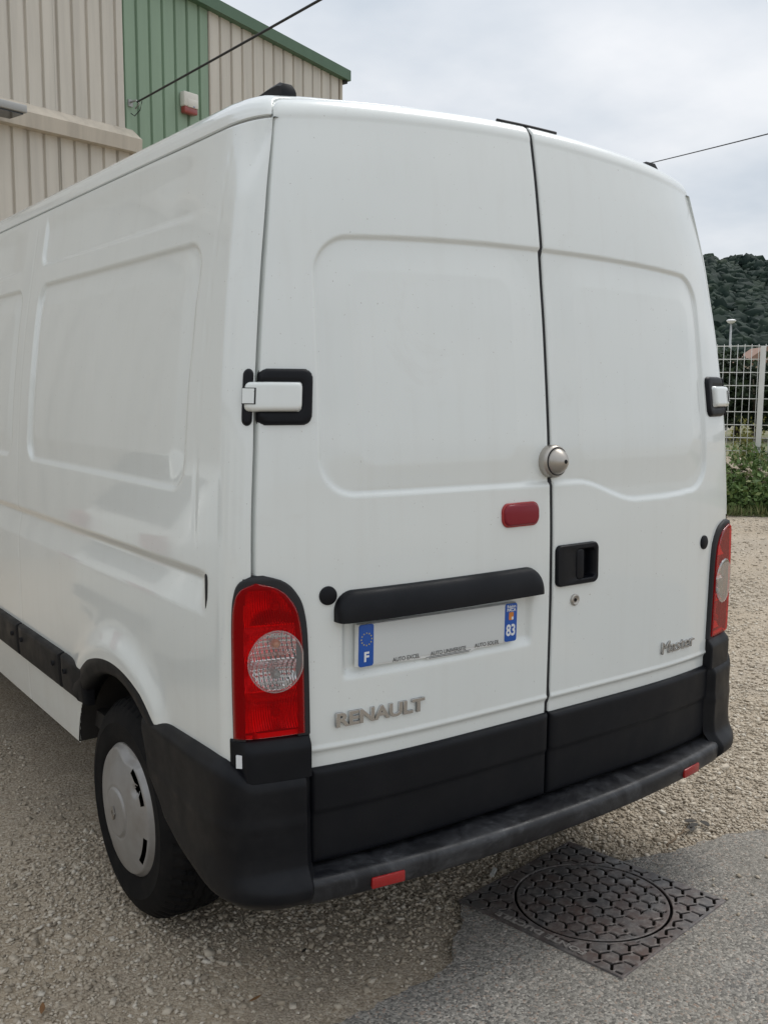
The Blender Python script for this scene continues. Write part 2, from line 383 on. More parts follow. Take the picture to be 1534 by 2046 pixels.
# asphalt apron, its broken edge running past the manhole
edge = [(-3.6, -.35), (-2.6, -.30), (-1.9, -.22), (-1.3, -.12), (-1.0, -.06), (-.707, -.026), (-.624, -.018), (-.544, .0), (-.444, .0), (-.347, .03), (-.241, .112), (-.169, .163), (-.10, .235), (-.072, .262), (-0.077, 0.254), (-0.036, -0.034), (0.004, -0.323), (0.292, -0.282), (0.581, -0.242), (0.528, 0.136), (.587, .118), (.66, .105), (.739, .10), (.815, .09), (.891, .085), (1.027, .034), (1.149, -.038), (1.35, -.12), (1.7, -.2), (2.3, -.42), (3.2, -.9), (5, -2.0)]
pts = []
for (x0, y0), (x1, y1) in zip(edge[:-1], edge[1:]):
    n = max(2, int(math.hypot(x1-x0, y1-y0)/.012)); n = min(n, 60)
    for k in range(n):
        t = k/n; pts.append((x0+(x1-x0)*t, y0+(y1-y0)*t))
jit = rng.normal(0, 1, (len(pts), 2)); jit = (jit+np.roll(jit, 1, 0)+np.roll(jit, 2, 0)+np.roll(jit, 3, 0))/2
lowf = np.convolve(rng.normal(0, 1, len(pts)+24), np.ones(25)/25, 'valid')
pts = np.array(pts); fr_ = (np.abs(pts[:, 0]-.252) < .345) & (np.abs(pts[:, 1]-.006) < .345); w_ = np.where(fr_, 0.0, 1.0)
pts = pts+jit*(.0055*w_)[:, None]; pts[:, 1] += lowf*.06*w_
outl = [tuple(p) for p in pts]+[(5, -8), (-6, -8), (-6, -.6)]
bm = bmesh.new()
top = [bm.verts.new((x, y, float(GZ(x, y))+.010)) for x, y in outl]
fa = bm.faces.new(top)
r_ = bmesh.ops.extrude_edge_only(bm, edges=list(fa.edges))
for g in r_['geom']:
    if isinstance(g, bmesh.types.BMVert): g.co.z -= .03
bmesh.ops.triangulate(bm, faces=[fa])
ap = bmobj('asphalt', bm, 'asphalt'); tag(ap, kind='structure')
APOLY = np.array(outl)
def in_asphalt(x, y):
    ins = np.zeros(len(x), bool); px, py = APOLY[:, 0], APOLY[:, 1]; j = len(px)-1
    for i in range(len(px)):
        c_ = ((py[i] > y) != (py[j] > y)) & (x < (px[j]-px[i])*(y-py[i])/(py[j]-py[i]+1e-12)+px[i]); ins ^= c_; j = i
    return ins
# loose stones of the gravel yard
OCT = np.array([(1, 0, 0), (0, 1, 0), (-1, 0, 0), (0, -1, 0), (0, 0, 1), (0, 0, -1), ], float)
OCF = np.array([(0, 1, 4), (1, 2, 4), (2, 3, 4), (3, 0, 4), (1, 0, 5), (2, 1, 5), (3, 2, 5), (0, 3, 5)])
CUB = np.array([(x, y, z) for z in (-.6, .6) for x, y in ((-1, -1), (1, -1), (1, 1), (-1, 1))], float)*.68
CUF = np.array([(4, 5, 6), (4, 6, 7), (0, 1, 5), (0, 5, 4), (1, 2, 6), (1, 6, 5), (2, 3, 7), (2, 7, 6), (3, 0, 4), (3, 4, 7)])
def stones(n, x0, x1, y0, y1, smin, smax, BV, BF, clump=True, onasph=.04, pw=2.6):
    x = rng.uniform(x0, x1, n); y = rng.uniform(y0, y1, n)
    if clump:
        f = np.sin(x*2.1+1.7*np.sin(y*1.3))+np.sin(y*2.9+1.1*np.sin(x*2.2)); k = rng.random(n) < np.clip(.62+.3*f, .12, 1); x, y = x[k], y[k]
    rel = np.stack([x-CAM[0], y-CAM[1], GZ(x, y)-CAM[2]], -1); dz_ = rel@np.array(_f); dz_ = np.where(dz_ < .1, .1, dz_)
    pu, pv = 767+FPX*(rel@np.array(_r2))/dz_, 1023-FPX*(rel@np.array(_u2))/dz_
    k = (dz_ > .2) & (pu > -260) & (pu < 1790) & (pv < 2330) & ~((np.abs(x) < .80) & (y > .75) & (y < 5)); x, y = x[k], y[k]
    ia = in_asphalt(x, y); k = ~ia | (rng.random(len(x)) < onasph)
    k &= ~((np.abs((x-.252)*.990+(y-.006)*.139) < .30) & (np.abs((y-.006)*.990-(x-.252)*.139) < .30))
    x, y = x[k], y[k]; n = len(x)
    s = smin+(smax-smin)*rng.random(n)**pw
    a = rng.random(n)*2*np.pi; sc = np.stack([s*rng.uniform(.7, 1.2, n), s*rng.uniform(.6, 1.0, n), s*rng.uniform(.4, .75, n)], -1)
    V = BV[None]*(1+rng.uniform(-.28, .28, (n, len(BV), 3)))*sc[:, None]+rng.uniform(-.12, .12, (n, len(BV), 3))*s[:, None, None]
    tx = rng.uniform(-.5, .5, n)[:, None]
    V[..., 2] += V[..., 0]*tx
    ca, sa = np.cos(a)[:, None], np.sin(a)[:, None]
    Vx = V[..., 0]*ca-V[..., 1]*sa+x[:, None]; Vy = V[..., 0]*sa+V[..., 1]*ca+y[:, None]
    und_ = .006*np.sin(x*3.1+1.3*np.sin(y*2.3))*np.cos(y*2.7+.8*np.sin(x*1.9)); und_ = (und_-.010)*(1-sstep(5, 9, np.hypot(x, y)))
    z = np.where(in_asphalt(x, y), GZ(x, y)+.012, GZ(x, y)+und_)+s*.22
    V = np.stack([Vx, Vy, V[..., 2]+z[:, None]], -1)
    F = (BF[None]+(np.arange(n)*len(BV))[:, None, None]).reshape(-1, 3)
    t = np.clip(rng.normal(.5, .27, n), 0, 1); t = np.where(s > .011, np.clip(t+.08, 0, 1), t)
    return V.reshape(-1, 3), F, np.repeat(t, len(BV))
parts = [stones(150000, -2.4, 2.2, -.45, 3.2, .0030, .0112, OCT, OCF, onasph=.012, pw=1.7), stones(34000, -2.4, 2.6, -.45, 4.6, .006, .0165, CUB, CUF, onasph=.008), stones(1500, -2.4, 2.6, -.45, 4.6, .010, .019, CUB, CUF, onasph=.0),
         stones(40000, -2.4, 2.2, 3.2, 7.5, .004, .012, OCT, OCF), stones(70000, 1.4, 6.5, -1.6, 5.5, .006, .018, OCT, OCF), stones(30000, 4.5, 14.5, -2, 9.5, .009, .026, OCT, OCF), stones(1200, 1, 9, -1, 7, .012, .026, CUB, CUF)]
V = []; F = []; T = []; o_ = 0
for v, f, t in parts: V.append(v); F.append(f+o_); T.append(t); o_ += len(v)
tag(meshobj('gravel', np.concatenate(V), np.concatenate(F), 'gravel_stone', smooth=False, tone=np.concatenate(T)), 'loose pale limestone gravel scattered over the yard', 'gravel', kind='stuff')

# ------------------------------------------------------------------ the van
VAN = empty('parked_van', (0, 2.6, -.07))
tag(VAN, 'white panel van with black plastic bumper and twin rear doors parked on gravel', 'van')
YC = pchip([.3, .7, 1.0, 1.2, 1.35, 1.47, 1.566, 1.73, 1.813, 1.906, 2.02, 2.107, 2.192, 2.30], [-.024, -.024, -.025, -.0215, -.015, -.010, -.002, .014, .023, .035, .049, .062, .076, .097])
XD = pchip([.3, .9, 1.17, 1.5, 1.77, 2.09, 2.3], [.92, .922, .92, .902, .873, .822, .785])
XS = pchip([.2, .3, .45, .6, .9, 1.17, 1.5, 1.77, 2.09, 2.30], [.90, .945, .962, .968, .972, .97, .952, .923, .872, .836])
BOW = .072; CL = .085
def YR(x, z): return YC(z)+BOW*(np.abs(x)/XD(z))**4
def wrap0(u, z):
    u = np.asarray(u, float); z = np.asarray(z, float); sg = np.sign(u); a = np.abs(u); xd = XD(z); xs = XS(z); yd = YC(z)+BOW
    x1 = a/.92*xd; y1 = YC(z)+BOW*(np.minimum(a, .92)/.92)**4
    t = np.clip((a-.92)/.10, 0, 1)
    b0, b1, b2, b3 = (1-t)**3, 3*t*(1-t)**2, 3*t*t*(1-t), t**3
    x2 = b0*xd+b1*(xd+.027)+b2*xs+b3*xs; y2 = b0*yd+b1*(yd+.0085)+b2*(yd+CL*.45)+b3*(yd+CL)
    x = np.where(a <= .92, x1, x2); y = np.where(a <= .92, y1, y2+np.maximum(a-1.02, 0))
    return np.stack([x*sg, y, z+0*x], -1)
def wrap(u, z, off=0.0):
    P = wrap0(u, z); e = 1e-3
    n = np.cross(wrap0(u+e, z)-wrap0(u-e, z), wrap0(u, np.asarray(z)+e)-wrap0(u, np.asarray(z)-e))
    n /= np.linalg.norm(n, axis=-1, keepdims=True)
    return P+n*np.asarray(off)[..., None]
def rframe(x, z, off=0.0):
    """local frame on the rear surface: X right, Z up, -Y outward"""
    e = 1e-3; p = Vector((x, float(YR(x, z)), z))
    tx = Vector((1, float(YR(x+e, z)-YR(x-e, z))/(2*e), 0)).normalized(); tz = Vector((0, float(YR(x, z+e)-YR(x, z-e))/(2*e), 1)).normalized()
    n = tx.cross(tz).normalized(); tz = n.cross(tx); p = p+n*off
    return Matrix(((tx.x, -n.x, tz.x, p.x), (tx.y, -n.y, tz.y, p.y), (tx.z, -n.z, tz.z, p.z), (0, 0, 0, 1)))
def rimg(d, r, h): t = np.clip(d/r, 0, 1); return h*np.sqrt(np.maximum(0, 1-(1-t)**2))

# --- tail light outline in (|u|, z)
LZ = [.785, .95, 1.04, 1.10, 1.146, 1.166, 1.180]
LIN = pchip(LZ, [.783, .786, .790, .800, .826, .852, .895])
LOUT = pchip(LZ, [.974, .976, .976, .974, .966, .953, .922])
def in_light(u, z, m=0.0):
    return (z > .785+m) & (z < 1.18-m) & (np.abs(u) > LIN(z)+m) & (np.abs(u) < LOUT(z)-m)

# --- rear doors
def door_emboss(x, z):
    hw = .752-(z-1.4)*.032
    zt = 2.010-.022*(x/.65)**2
    zb = np.where(x < 0, 1.352+.008*np.abs(x), 1.352-.067*sstep(.10, .37, x)+.012*sstep(.5, .74, x))
    d = rsdf(np.abs(x)-hw, np.maximum(z-zt, zb-z), .095)
    D = .0090*sstep(0, .0095, -d)
    # raised inner field of each door
    xi0, xi1 = np.where(x < 0, -.645, .115), np.where(x < 0, -.13, .665)
    zi0 = np.where(x < 0, 1.428, 1.415); zi1 = 1.915-.012*(x/.65)**2
    dp = rsdf(np.maximum(xi0-x, x-xi1), np.maximum(zi0-z, z-zi1), .05)
    ramp = np.clip(1-np.maximum(dp, 0)/.085, 0, 1)
    D -= .0062*np.where(d < 0, ramp*sstep(.0, .02, -d), 0)
    # number plate recess on the left door
    qp = rsdf(np.maximum(-.702-x, x+.072), z-1.09, .02)
    D += .014*sstep(0, .016, -qp)*sstep(.898, .93, z)*(x < -.01)
    # step above the black lower trim
    D += .0065*sstep(.735, .718, z)-.0035*sstep(.745, .737, z)*sstep(.728, .735, z)
    return D
def cl_samples(n, fine=(0, .0012, .0028, .005, .008, .012)):
    f = np.array(fine); return f, n
def edge_axis(a, b, step, f=(0, .0012, .0028, .005, .008, .012)):
    f = np.array(f); mid = np.linspace(a+f[-1], b-f[-1], max(2, int((b-a-2*f[-1])/step)))
    return np.concatenate([a+f[:-1], mid, b-f[:-1][::-1]])
VT = 2.375; RC = .085                     # top of the door along its profile, corner radius
def door_profile(v):
    """path parameter -> (z, y offset) : straight to 2.30, then rolled forward over the top edge"""
    zr, r, a0 = 2.302, .060, math.atan(.185)
    t = np.clip((v-zr)/r, 0, None)+a0
    z = np.where(v < zr, v, zr+r*(np.sin(t)-math.sin(a0))); y = np.where(v < zr, 0, r*(math.cos(a0)-np.cos(t)))
    return z, y
def door(side):
    gap = .0135
    vs = edge_axis(.445, VT, .0052)
    ss = np.concatenate([np.array([0, .002, .004, .008, .013]), np.linspace(.018, .982, 168), np.array([.987, .992, .996, .998, 1])])
    S, Vv = np.meshgrid(ss, vs, indexing='ij')
    z, yo = door_profile(Vv); zb = np.minimum(z, 2.295)
    t = np.clip(Vv-(VT-RC), 0, RC*.999); xd = XD(np.minimum(Vv, 2.3))-(.009 if side < 0 else -.003)-RC*.8*(1-np.sqrt(1-(t/RC)**2))
    xd = xd+.006*sstep(1.9, 2.28, Vv)
    ax_ = gap/2+S*(xd-gap/2); x = side*ax_
    xn = np.clip(ax_/XD(zb), 0, 1.02)
    y = YC(zb)+BOW*xn**4+yo+door_emboss(x, z)
    d = np.minimum.reduce([ax_-gap/2, (xd-ax_), Vv-.445])
    rr = .0045; y = y+rr-rimg(d, rr, rr)
    zc = z-(.034*(ax_/.75)**2-.008*np.exp(-(ax_/.32)**2))*sstep(2.0, 2.33, z)
    P = np.stack([x, y, zc], -1)
    inner = P.copy(); inner[..., 1] += .035
    # skirt columns
    P = np.concatenate([inner[:1], P, inner[-1:]], 0)
    uu = x/XD(zb)*.92; kp = ~in_light(uu, z, .007); kp = np.pad(kp, ((1, 1), (0, 0)), mode='edge')
    kp &= np.pad(~((x > .076) & (x < .178) & (z > 1.064) & (z < 1.170)), ((1, 1), (0, 0)), mode='edge')
    K = kp[:-1, :-1] | kp[1:, :-1] | kp[:-1, 1:] | kp[1:, 1:]
    return grid('rear_door', P, 'white_paint', VAN, keep=K, flip=(side < 0))
DL = door(-1); DR = door(1)
DL['label'] = 'left rear door with number plate and hood'; DR['label'] = 'right rear door with black pull handle'

# --- roof
rx = np.array([.836, .834, .829, .820, .805, .785, .76, .72, .66, .58, .48, .36, .24, .12, 0])
rz = np.array([2.262, 2.272, 2.289, 2.306, 2.322, 2.336, 2.350, 2.366, 2.381, 2.393, 2.403, 2.411, 2.416, 2.419, 2.42])
q = np.linspace(0, len(rx)-1, 57); rx = np.interp(q, np.arange(len(rx)), rx); rz = pchip(np.arange(15), [2.262, 2.272, 2.289, 2.306, 2.322, 2.336, 2.350, 2.366, 2.381, 2.393, 2.403, 2.411, 2.416, 2.419, 2.42])(q)
rx = np.concatenate([-rx, rx[::-1][1:]]); rz = np.concatenate([rz, rz[::-1][1:]])
def door_edge(ax_, v):
    z, yo = door_profile(v); zb = np.minimum(z, 2.295); xn = np.clip(ax_/XD(zb), 0, 1.02)
    return YC(zb)+BOW*xn**4+yo, z-(.034*(ax_/.75)**2-.008*np.exp(-(ax_/.32)**2))*sstep(2.0, 2.33, z)
xa = np.abs(rx); outer = xa > .706
vq = np.interp(xa, [.706, .75, .79, .82, .836], [VT, 2.366, 2.350, 2.330, 2.304])
tt_ = np.clip(vq-(VT-RC), 0, RC*.999); xe = XD(np.minimum(vq, 2.3))-.006-RC*.8*(1-np.sqrt(1-(tt_/RC)**2))
xe = np.where(outer, xe, xa); ye, ze = door_edge(xe, np.where(outer, vq, VT))
wv = np.clip((2.345-vq)/.07, 0, 1)*outer           # 1 on the upright part of the door edge
E_ = np.stack([np.sign(rx)*(xe+.011*np.maximum(wv, .5*outer)), ye+.006+.010*(1-wv), ze+.004*(1-wv)], -1)
YB = np.interp(xa, [0, .6, .72, .80, .836], [.62, .58, .48, .36, .30])
Rb = np.stack([rx, YB, rz], -1)
k_ = np.interp(xa, [0, .6, .72, .78, .836], [.22, .3, .55, .8, .9])[:, None]
C_ = E_*(1-k_)+np.stack([rx, E_[:, 1]+.022, rz], -1)*k_
w = np.linspace(0, 1, 46)[None, :, None]
P1 = (1-w)**2*E_[:, None]+2*w*(1-w)*C_[:, None]+w**2*Rb[:, None]
yf = np.linspace(0, 1, 100)[1:]; Yf = YB[:, None]+(5.15-YB[:, None])*yf[None]
P2 = np.stack([np.repeat(rx[:, None], 99, 1), Yf, np.repeat(rz[:, None], 99, 1)], -1)
P = np.concatenate([P1, P2], 1)
GUT = P[-1].copy()                         # lower edge of the roof skin, right side
P[..., 2] -= np.interp(P[..., 1], [0, 3.45, 4.45, 5.0, 5.15], [0, 0, .952, 1.202, 1.402])
P[..., 0] *= 1-(.22*sstep(3.4, 5.3, P[..., 1])**1.5)*(.3+.7*sstep(4.2, 5.2, P[..., 1]))/.84
inn = P[:, :1].copy(); inn[..., 2] -= .02; inn[..., 1] += .012
P = np.concatenate([inn, P], 1)
eL = P[:1].copy(); eL[..., 0] += .014; eR = P[-1:].copy(); eR[..., 0] -= .014
P = np.concatenate([eL, P, eR], 0)
roof = grid('roof', P, 'white_paint', VAN)
# --- sides and rear corner pillars
AY, AZ = .80, .36                          # wheel arch centre
def rr_panel(y, z, y0, y1, z0, z1, r, slope=0.0):
    return rsdf(np.maximum(y0-y, y-y1), np.maximum(z0-z, z-z1), r)
def side_emboss(y, z):
    D = np.zeros_like(y)
    for y0, y1 in ((.335, 1.685), (1.885, 3.2)):
        d = rr_panel(y, z, y0, y1, 1.355, 1.985, .075); D += .0105*sstep(0, .011, -d)
        dp = rr_panel(y, z, y0+.085, y1-.065, 1.44, 1.905, .04)
        D -= .0062*np.where(d < 0, np.clip(1-np.maximum(dp, 0)/.07, 0, 1)*sstep(0, .02, -d), 0)
        d = rr_panel(y, z, y0+.03, y1+.02, 2.048, 2.32, .05); D += .009*sstep(0, .014, -d)*sstep(2.245, 2.17, z)*sstep(y0+.02, y0+.25, y)
    # shoulder groove that ends at the black slot
    g = sstep(.175, .235, y)
    D += g*np.where(z > 1.147, .014*sstep(1.176, 1.15, z), .014*(1-np.clip((1.147-z)/.085, 0, 1)))
    # sheet joints
    for yj in (.262, 1.80):
        D += .0016*np.exp(-((y-yj)/.0035)**2)*(z < 2.2)
    # flared wheel arch
    r = np.hypot(y-AY, (z-AZ))
    D -= .020*np.exp(-np.maximum(r-.47, 0)**2/.055**2)*sstep(.60, .72, z)*sstep(.40, .50, y)
    # sill below the rubbing strip
    D += .012*sstep(.60, .58, z)*sstep(1.0, 1.1, y)
    return D
def side(sg, fine=True):
    zs = edge_axis(.415, 2.252, .0065 if fine else .03); 
    t = np.concatenate([[0, .012, .03, .055, .09], np.linspace(.14, 1, 16)])
    ys = np.concatenate([np.linspace(.25, .5, 34 if fine else 8)[1:], np.linspace(.5, 2.75, 300 if fine else 50)[1:], np.linspace(2.75, 5.15, 50 if fine else 24)[1:]])
    Z, Tt = np.meshgrid(zs, np.concatenate([t, 1+ys]), indexing='ij')
    # nose of the van falls away in front
    yd = YC(Z)+BOW+CL
    ycol = Tt-1
    yv = np.where(ycol < .5, yd+(np.clip(ycol, .25, .5)-.25)/.25*(.5-yd), ycol)
    Pc = wrap0(.92+.10*np.clip(Tt, 0, 1), Z)
    ztop = np.interp(yv, [0, 3.45, 4.45, 5.0, 5.15], [2.252, 2.252, 1.30, 1.05, .85]); zsq = .415+(Z-.415)*(ztop-.415)/(2.252-.415)
    D = np.where(Tt > 1, side_emboss(yv, Z), 0)
    nar = .22*sstep(3.4, 5.3, yv)**1.5
    xs = np.where(Tt > 1, XS(zsq)-D-nar*(.3+.7*sstep(4.2, 5.2, yv)), Pc[..., 0]); y = np.where(Tt > 1, yv, Pc[..., 1])
    zz_ = np.where(Tt > 1, zsq, Z)
    # rolled edge towards the door and at the gutter; the rear end of the gutter dips
    d = (np.clip(Tt, 0, 1))*.10; y = y+np.where(Tt < 1, .007-rimg(d, .007, .007), 0)
    xs = xs-(.004-rimg(2.252-Z, .004, .004))
    near = sstep(.75, .55, y)                     # follow the roof skin where it turns down to the doors
    tgt = np.interp(y, GUT[:, 1], GUT[:, 2])-.009; zz_ = zz_+(tgt-2.252)*sstep(1.6, 2.25, Z)*near
    xt = np.interp(y, GUT[:, 1], np.abs(GUT[:, 0]))+.001; xs = xs+(xt-xs[-1:])*sstep(2.05, 2.25, Z)*near
    P = np.stack([sg*xs, y, zz_], -1)
    first = P[:, :1].copy(); first[..., 1] += .03; first[..., 0] -= sg*.004
    lastr = P[-1:].copy(); lastr[..., 0] -= sg*.012
    P = np.concatenate([first, P], 1); lastr = np.concatenate([first[-1:], lastr], 1); P = np.concatenate([P, lastr], 0)
    uu = np.where(Tt > 1, 2.0, .92+.10*np.clip(Tt, 0, 1)); kp = ~in_light(uu, Z, .012)
    kp &= ~((np.hypot(yv-AY, Z-AZ) < .435) & (Tt > 1)); kp &= ~((np.hypot(yv-4.39, Z-AZ) < .42) & (Tt > 1))
    kp &= ~((Tt > 1) & (yv < 1.06) & (yv > .52) & (Z < .6))
    kp = np.pad(kp, ((0, 1), (1, 0)), mode='edge')
    K = kp[:-1, :-1] & kp[1:, :-1] & kp[:-1, 1:] & kp[1:, 1:]
    return grid('body_side', P, 'white_paint', VAN, keep=K, flip=(sg > 0))
side(-1, True); side(1, False)
# rubber lip at the head of the two doors
lip = [(x, float(np.interp(abs(x), [0, .3], [.128, .131])), 2.3545-.034*(x/.75)**2) for x in np.linspace(-.105, .125, 12)]
tube('top_seal', lip, .0045, 'rubber_seal', VAN, n=6)
# black mounts on the roof
for sg in (-1, 1):
    bm = bmesh.new(); prof = [(-.022, -.02), (.022, -.02), (.021, .015), (.012, .025), (-.012, .025), (-.021, .015)]
    st = [(.238, 0.55), (.245, .85), (.262, .95), (.31, .78), (.37, .45), (.43, .15)]; rows = []
    for yy, h in st:
        rows.append([bm.verts.new((sg*(.70)+px, yy, 2.350+.022*min(1, (yy-.238)/.2)+(pz+.02)*h-.02)) for px, pz in prof])
    for a, b_ in zip(rows[:-1], rows[1:]):
        for k in range(6): bm.faces.new((a[k], a[(k+1) % 6], b_[(k+1) % 6], b_[k]))
    bm.faces.new(rows[0]); bm.faces.new(rows[-1][::-1])
    bmobj('roof_mount', bm, 'black_plastic', VAN, angle=R(40))
# inner structure seen through the gaps
Vv, Uu = np.meshgrid(np.linspace(.5, 2.26, 40), np.linspace(-.955, .955, 60), indexing='ij')
P = wrap0(Uu, Vv); P[..., 1] += .045; P[..., 0] *= .985
kp = ~in_light(Uu, Vv, -.03); K = kp[:-1, :-1] & kp[1:, :-1] & kp[:-1, 1:] & kp[1:, 1:]
grid('door_frame', P, 'shadow_gap', VAN, keep=K)
vq_ = np.linspace(.46, VT, 70); zq_, yq_ = door_profile(vq_); rl_ = sstep(2.30, VT, vq_)
P = np.stack([np.stack([np.full(70, sx_), YC(np.minimum(zq_, 2.295))+yq_+.0062*(1-rl_)+.002*rl_+door_emboss(np.full(70, sx_), zq_), zq_+.008*sstep(2.0, 2.33, zq_)-.0055*rl_], -1) for sx_ in (-.016, .016)], 0)
grid('door_seal', P, 'rubber_seal', VAN)
zg = [( -.83, 2.256), (-.815, 2.268)]
for sg in (-1, 1):
    g_ = GUT[(GUT[:, 1] < 3.4)]; P = np.stack([np.stack([sg*(g_[:, 0]-.009), g_[:, 1]+.004, g_[:, 2]+dz], -1) for dz in (-.022, .012)], 0)
    grid('drip_channel', P, 'shadow_gap', VAN)
# floor and wheel wells
bm = bmesh.new(); box_bm(bm, (0, 2.6, .50), (1.80, 5.0, .06)); box_bm(bm, (0, 2.5, .40), (.9, 4.6, .16)); bmobj('underbody', bm, 'underbody', VAN)
for sg in (-1, 1):
    for yc_ in (AY, 4.39):
        a = np.linspace(R(8), R(176), 30); xw = np.array([.955, .70, .46])
        P = np.stack([np.repeat(sg*xw[None], 30, 0), yc_+.44*np.cos(a)[:, None]+0*xw, AZ+.44*np.sin(a)[:, None]+0*xw], -1)
        bm_ = grid('wheel_well', P, 'underbody', VAN)
box('axle', (0, .83, .325), (1.5, .10, .10), 'underbody', VAN)
# windscreen panel
P = np.array([[(x, y+.0, np.interp(y, [3.45, 4.45], [2.42, 1.47])-.02*(x/.7)**2+.006-.06*(abs(x)/.8)**3) for x in np.linspace(-.70, .70, 15)] for y in np.linspace(3.55, 4.35, 12)])
grid('windscreen', P, 'dark_glass', VAN)
P = np.array([[(s, 5.15, z) for s in np.linspace(-.63, .63, 12)] for z in np.linspace(.415, 1.0, 8)]); grid('front_panel', P, 'white_paint', VAN, flip=True)
# --- wheel arch trims
for sg in (-1, 1):
    th = np.linspace(R(36), R(136), 60); prof = [(.468, .966), (.4665, .984), (.458, .991), (.43, .992), (.408, .988), (.398, .978), (.396, .93), (.44, .92)]
    P = np.array([[(sg*x, AY+r*math.cos(t), AZ+r*math.sin(t)*1.0) for r, x in prof] for t in th])
    grid('wheel_arch_trim', P, 'black_plastic_worn', VAN, flip=(sg < 0))
# --- rubbing strips along the sill
for sg in (-1, 1):
    for y0, y1 in ((1.075, 1.292), (1.304, 1.795), (1.807, 3.85)):
        ys_ = edge_axis(y0, y1, .05); zs_ = edge_axis(.594, .722, .01); Yg, Zg = np.meshgrid(ys_, zs_, indexing='ij')
        d = np.minimum.reduce([Yg-y0, y1-Yg, Zg-.594, .722-Zg]); off = .002+rimg(d, .012, .020)-.003*sstep(.66, .59, Zg)
        Pm = np.stack([sg*(XS(Zg)+off), Yg, Zg], -1); sk = Pm.copy(); sk[..., 0] = sg*.95
        Pm = np.concatenate([sk[:1], Pm, sk[-1:]], 0); sk = Pm.copy(); sk[..., 0] = sg*.95; Pm = np.concatenate([sk[:, :1], Pm, sk[:, -1:]], 1)
        m_ = grid('rubbing_strip', Pm, 'black_plastic_worn', VAN, flip=(sg > 0))
        for ye in ((y0+.06, y1-.05) if y0 > 1.1 else (y1-.05,)):
            lathe('screw_cap', [(0, -.0035), (.007, -.0035), (.009, 0), (.009, .01)], 'rubber_seal', m_, M=Matrix.Translation((sg*.988, ye, .672))@Matrix.Rotation(R(-90*sg), 4, 'Z'), n=14)
    # slot at the end of the shoulder groove
    prism('rail_slot', rrect(-.0085, .0085, -.047, .047, .008), -.002, .006, 'rubber_seal', VAN, M=Matrix.Translation((sg*.968, .192, 1.122))@Matrix.Rotation(R(-90 if sg < 0 else 90), 4, 'Z'), bev=.0015)
# --- bumper corners
def bumper_top(u): return np.interp(np.abs(u), [.78, .93, .96, 1.0, 1.06, 1.4, 1.5], [.690, .690, .715, .728, .728, .722, .715])
def bumper_bot(u): return np.interp(np.abs(u), [.78, .90, .98, 1.08, 1.2, 1.32, 1.42, 1.465], [.335, .335, .35, .375, .405, .445, .53, .66])
BUMP = []
for sg in (-1, 1):
    us = np.concatenate([edge_axis(.800, 1.465, .012)]); ts = np.concatenate([[0, .01, .025, .045, .07], np.linspace(.1, .93, 44), [.955, .975, .99, 1]])
    U, Tb = np.meshgrid(us, ts, indexing='ij'); Zb = bumper_bot(U)+(bumper_top(U)-bumper_bot(U))*Tb
    h = bumper_top(U)-bumper_bot(U)
    d = np.minimum.reduce([(1-Tb)*h, (Tb)*h*1.0])
    off = rimg((1-Tb)*h, .035, .034)*rimg(np.minimum(U-.800+.004, 1.475-U), .012, 1.0)
    off += .010*sstep(.60, .56, Zb)-.010*sstep(.645, .60, Zb)*0+.004*np.exp(-((Zb-.62)/.012)**2)*0
    off -= .008*sstep(.60, .55, Zb)*sstep(.42, .50, Zb)
    off += .030*sstep(.46, .41, Zb)*sstep(1.0, .86, U)            # runs out into the step
    off -= .05*sstep(.40, .335, Zb)*sstep(1.12, .95, U)-.012*sstep(.36, .335, Zb)
    off -= .045*sstep(.08, .0, Tb)
    off -= .012*sstep(1.05, 1.46, U)
    Pm = wrap(sg*U, Zb, off*1.0)
    BUMP.append(Pm)
    sk = Pm.copy(); sk[..., 0] -= sg*.02; sk[..., 1] += .02
    Pm = np.concatenate([sk[:1], Pm, sk[-1:]], 0)
    bc = grid('bumper_corner', Pm, 'black_plastic_worn', VAN, flip=(sg < 0))
    for uu, zz1 in ((.845, .60), (.848, .455), (1.29, .535)):
        p = wrap(np.array([sg*uu]), np.array([zz1]), np.array([.028 if uu < 1 else .024]))[0]; q_ = wrap(np.array([sg*uu]), np.array([zz1]), np.array([.1]))[0]-wrap(np.array([sg*uu]), np.array([zz1]), np.array([0.]))[0]
        M = Matrix.Translation(p)@Vector(-q_).to_track_quat('Y', 'Z').to_matrix().to_4x4()
        lathe('screw_recess', [(0, .004), (.006, .004), (.0085, -.004), (.0105, -.004), (.011, .01)], 'rubber_seal', bc, M=M, n=16)
# --- rear step between the corners
xs_ = np.linspace(-.90, .90, 91); ybow = lambda x: -.118+.085*np.abs(x/.86)**2.2
sec = [(.10, .428), (.055, .430), (.018, .4285), (.006, .425), (.0, .417), (-.001, .405), (.002, .385), (.008, .368), (.020, .358), (.045, .352), (.12, .350)]
P = np.zeros((91, len(sec), 3))
for i, x in enumerate(xs_):
    e = sstep(.80, .90, abs(x)); yb = ybow(x)+.05*e
    yback = float(YR(min(abs(x), .88), .44))+.03
    for j, (dy, z) in enumerate(sec):
        yy = yb+dy if dy < .05 else (yback if dy > .09 else yb+dy)
        P[i, j] = (x, yy, z+.004*math.sin(x*9)*0-.0*e)
step = grid('bumper_step', P, 'step_rubber', VAN)
smooth_by_angle(step.data, R(50))
for sg in (-1, 1):
    xm = sg*.612; ang = math.atan2(ybow(xm+.03)-ybow(xm-.03), .06)
    M = Matrix.Translation((xm, ybow(xm)+.0005, .388))@Matrix.Rotation(ang, 4, 'Z')
    box('rear_reflector', (0, -.001, 0), (.094, .010, .029), 'red_reflector', step, M=M, bev=.003)
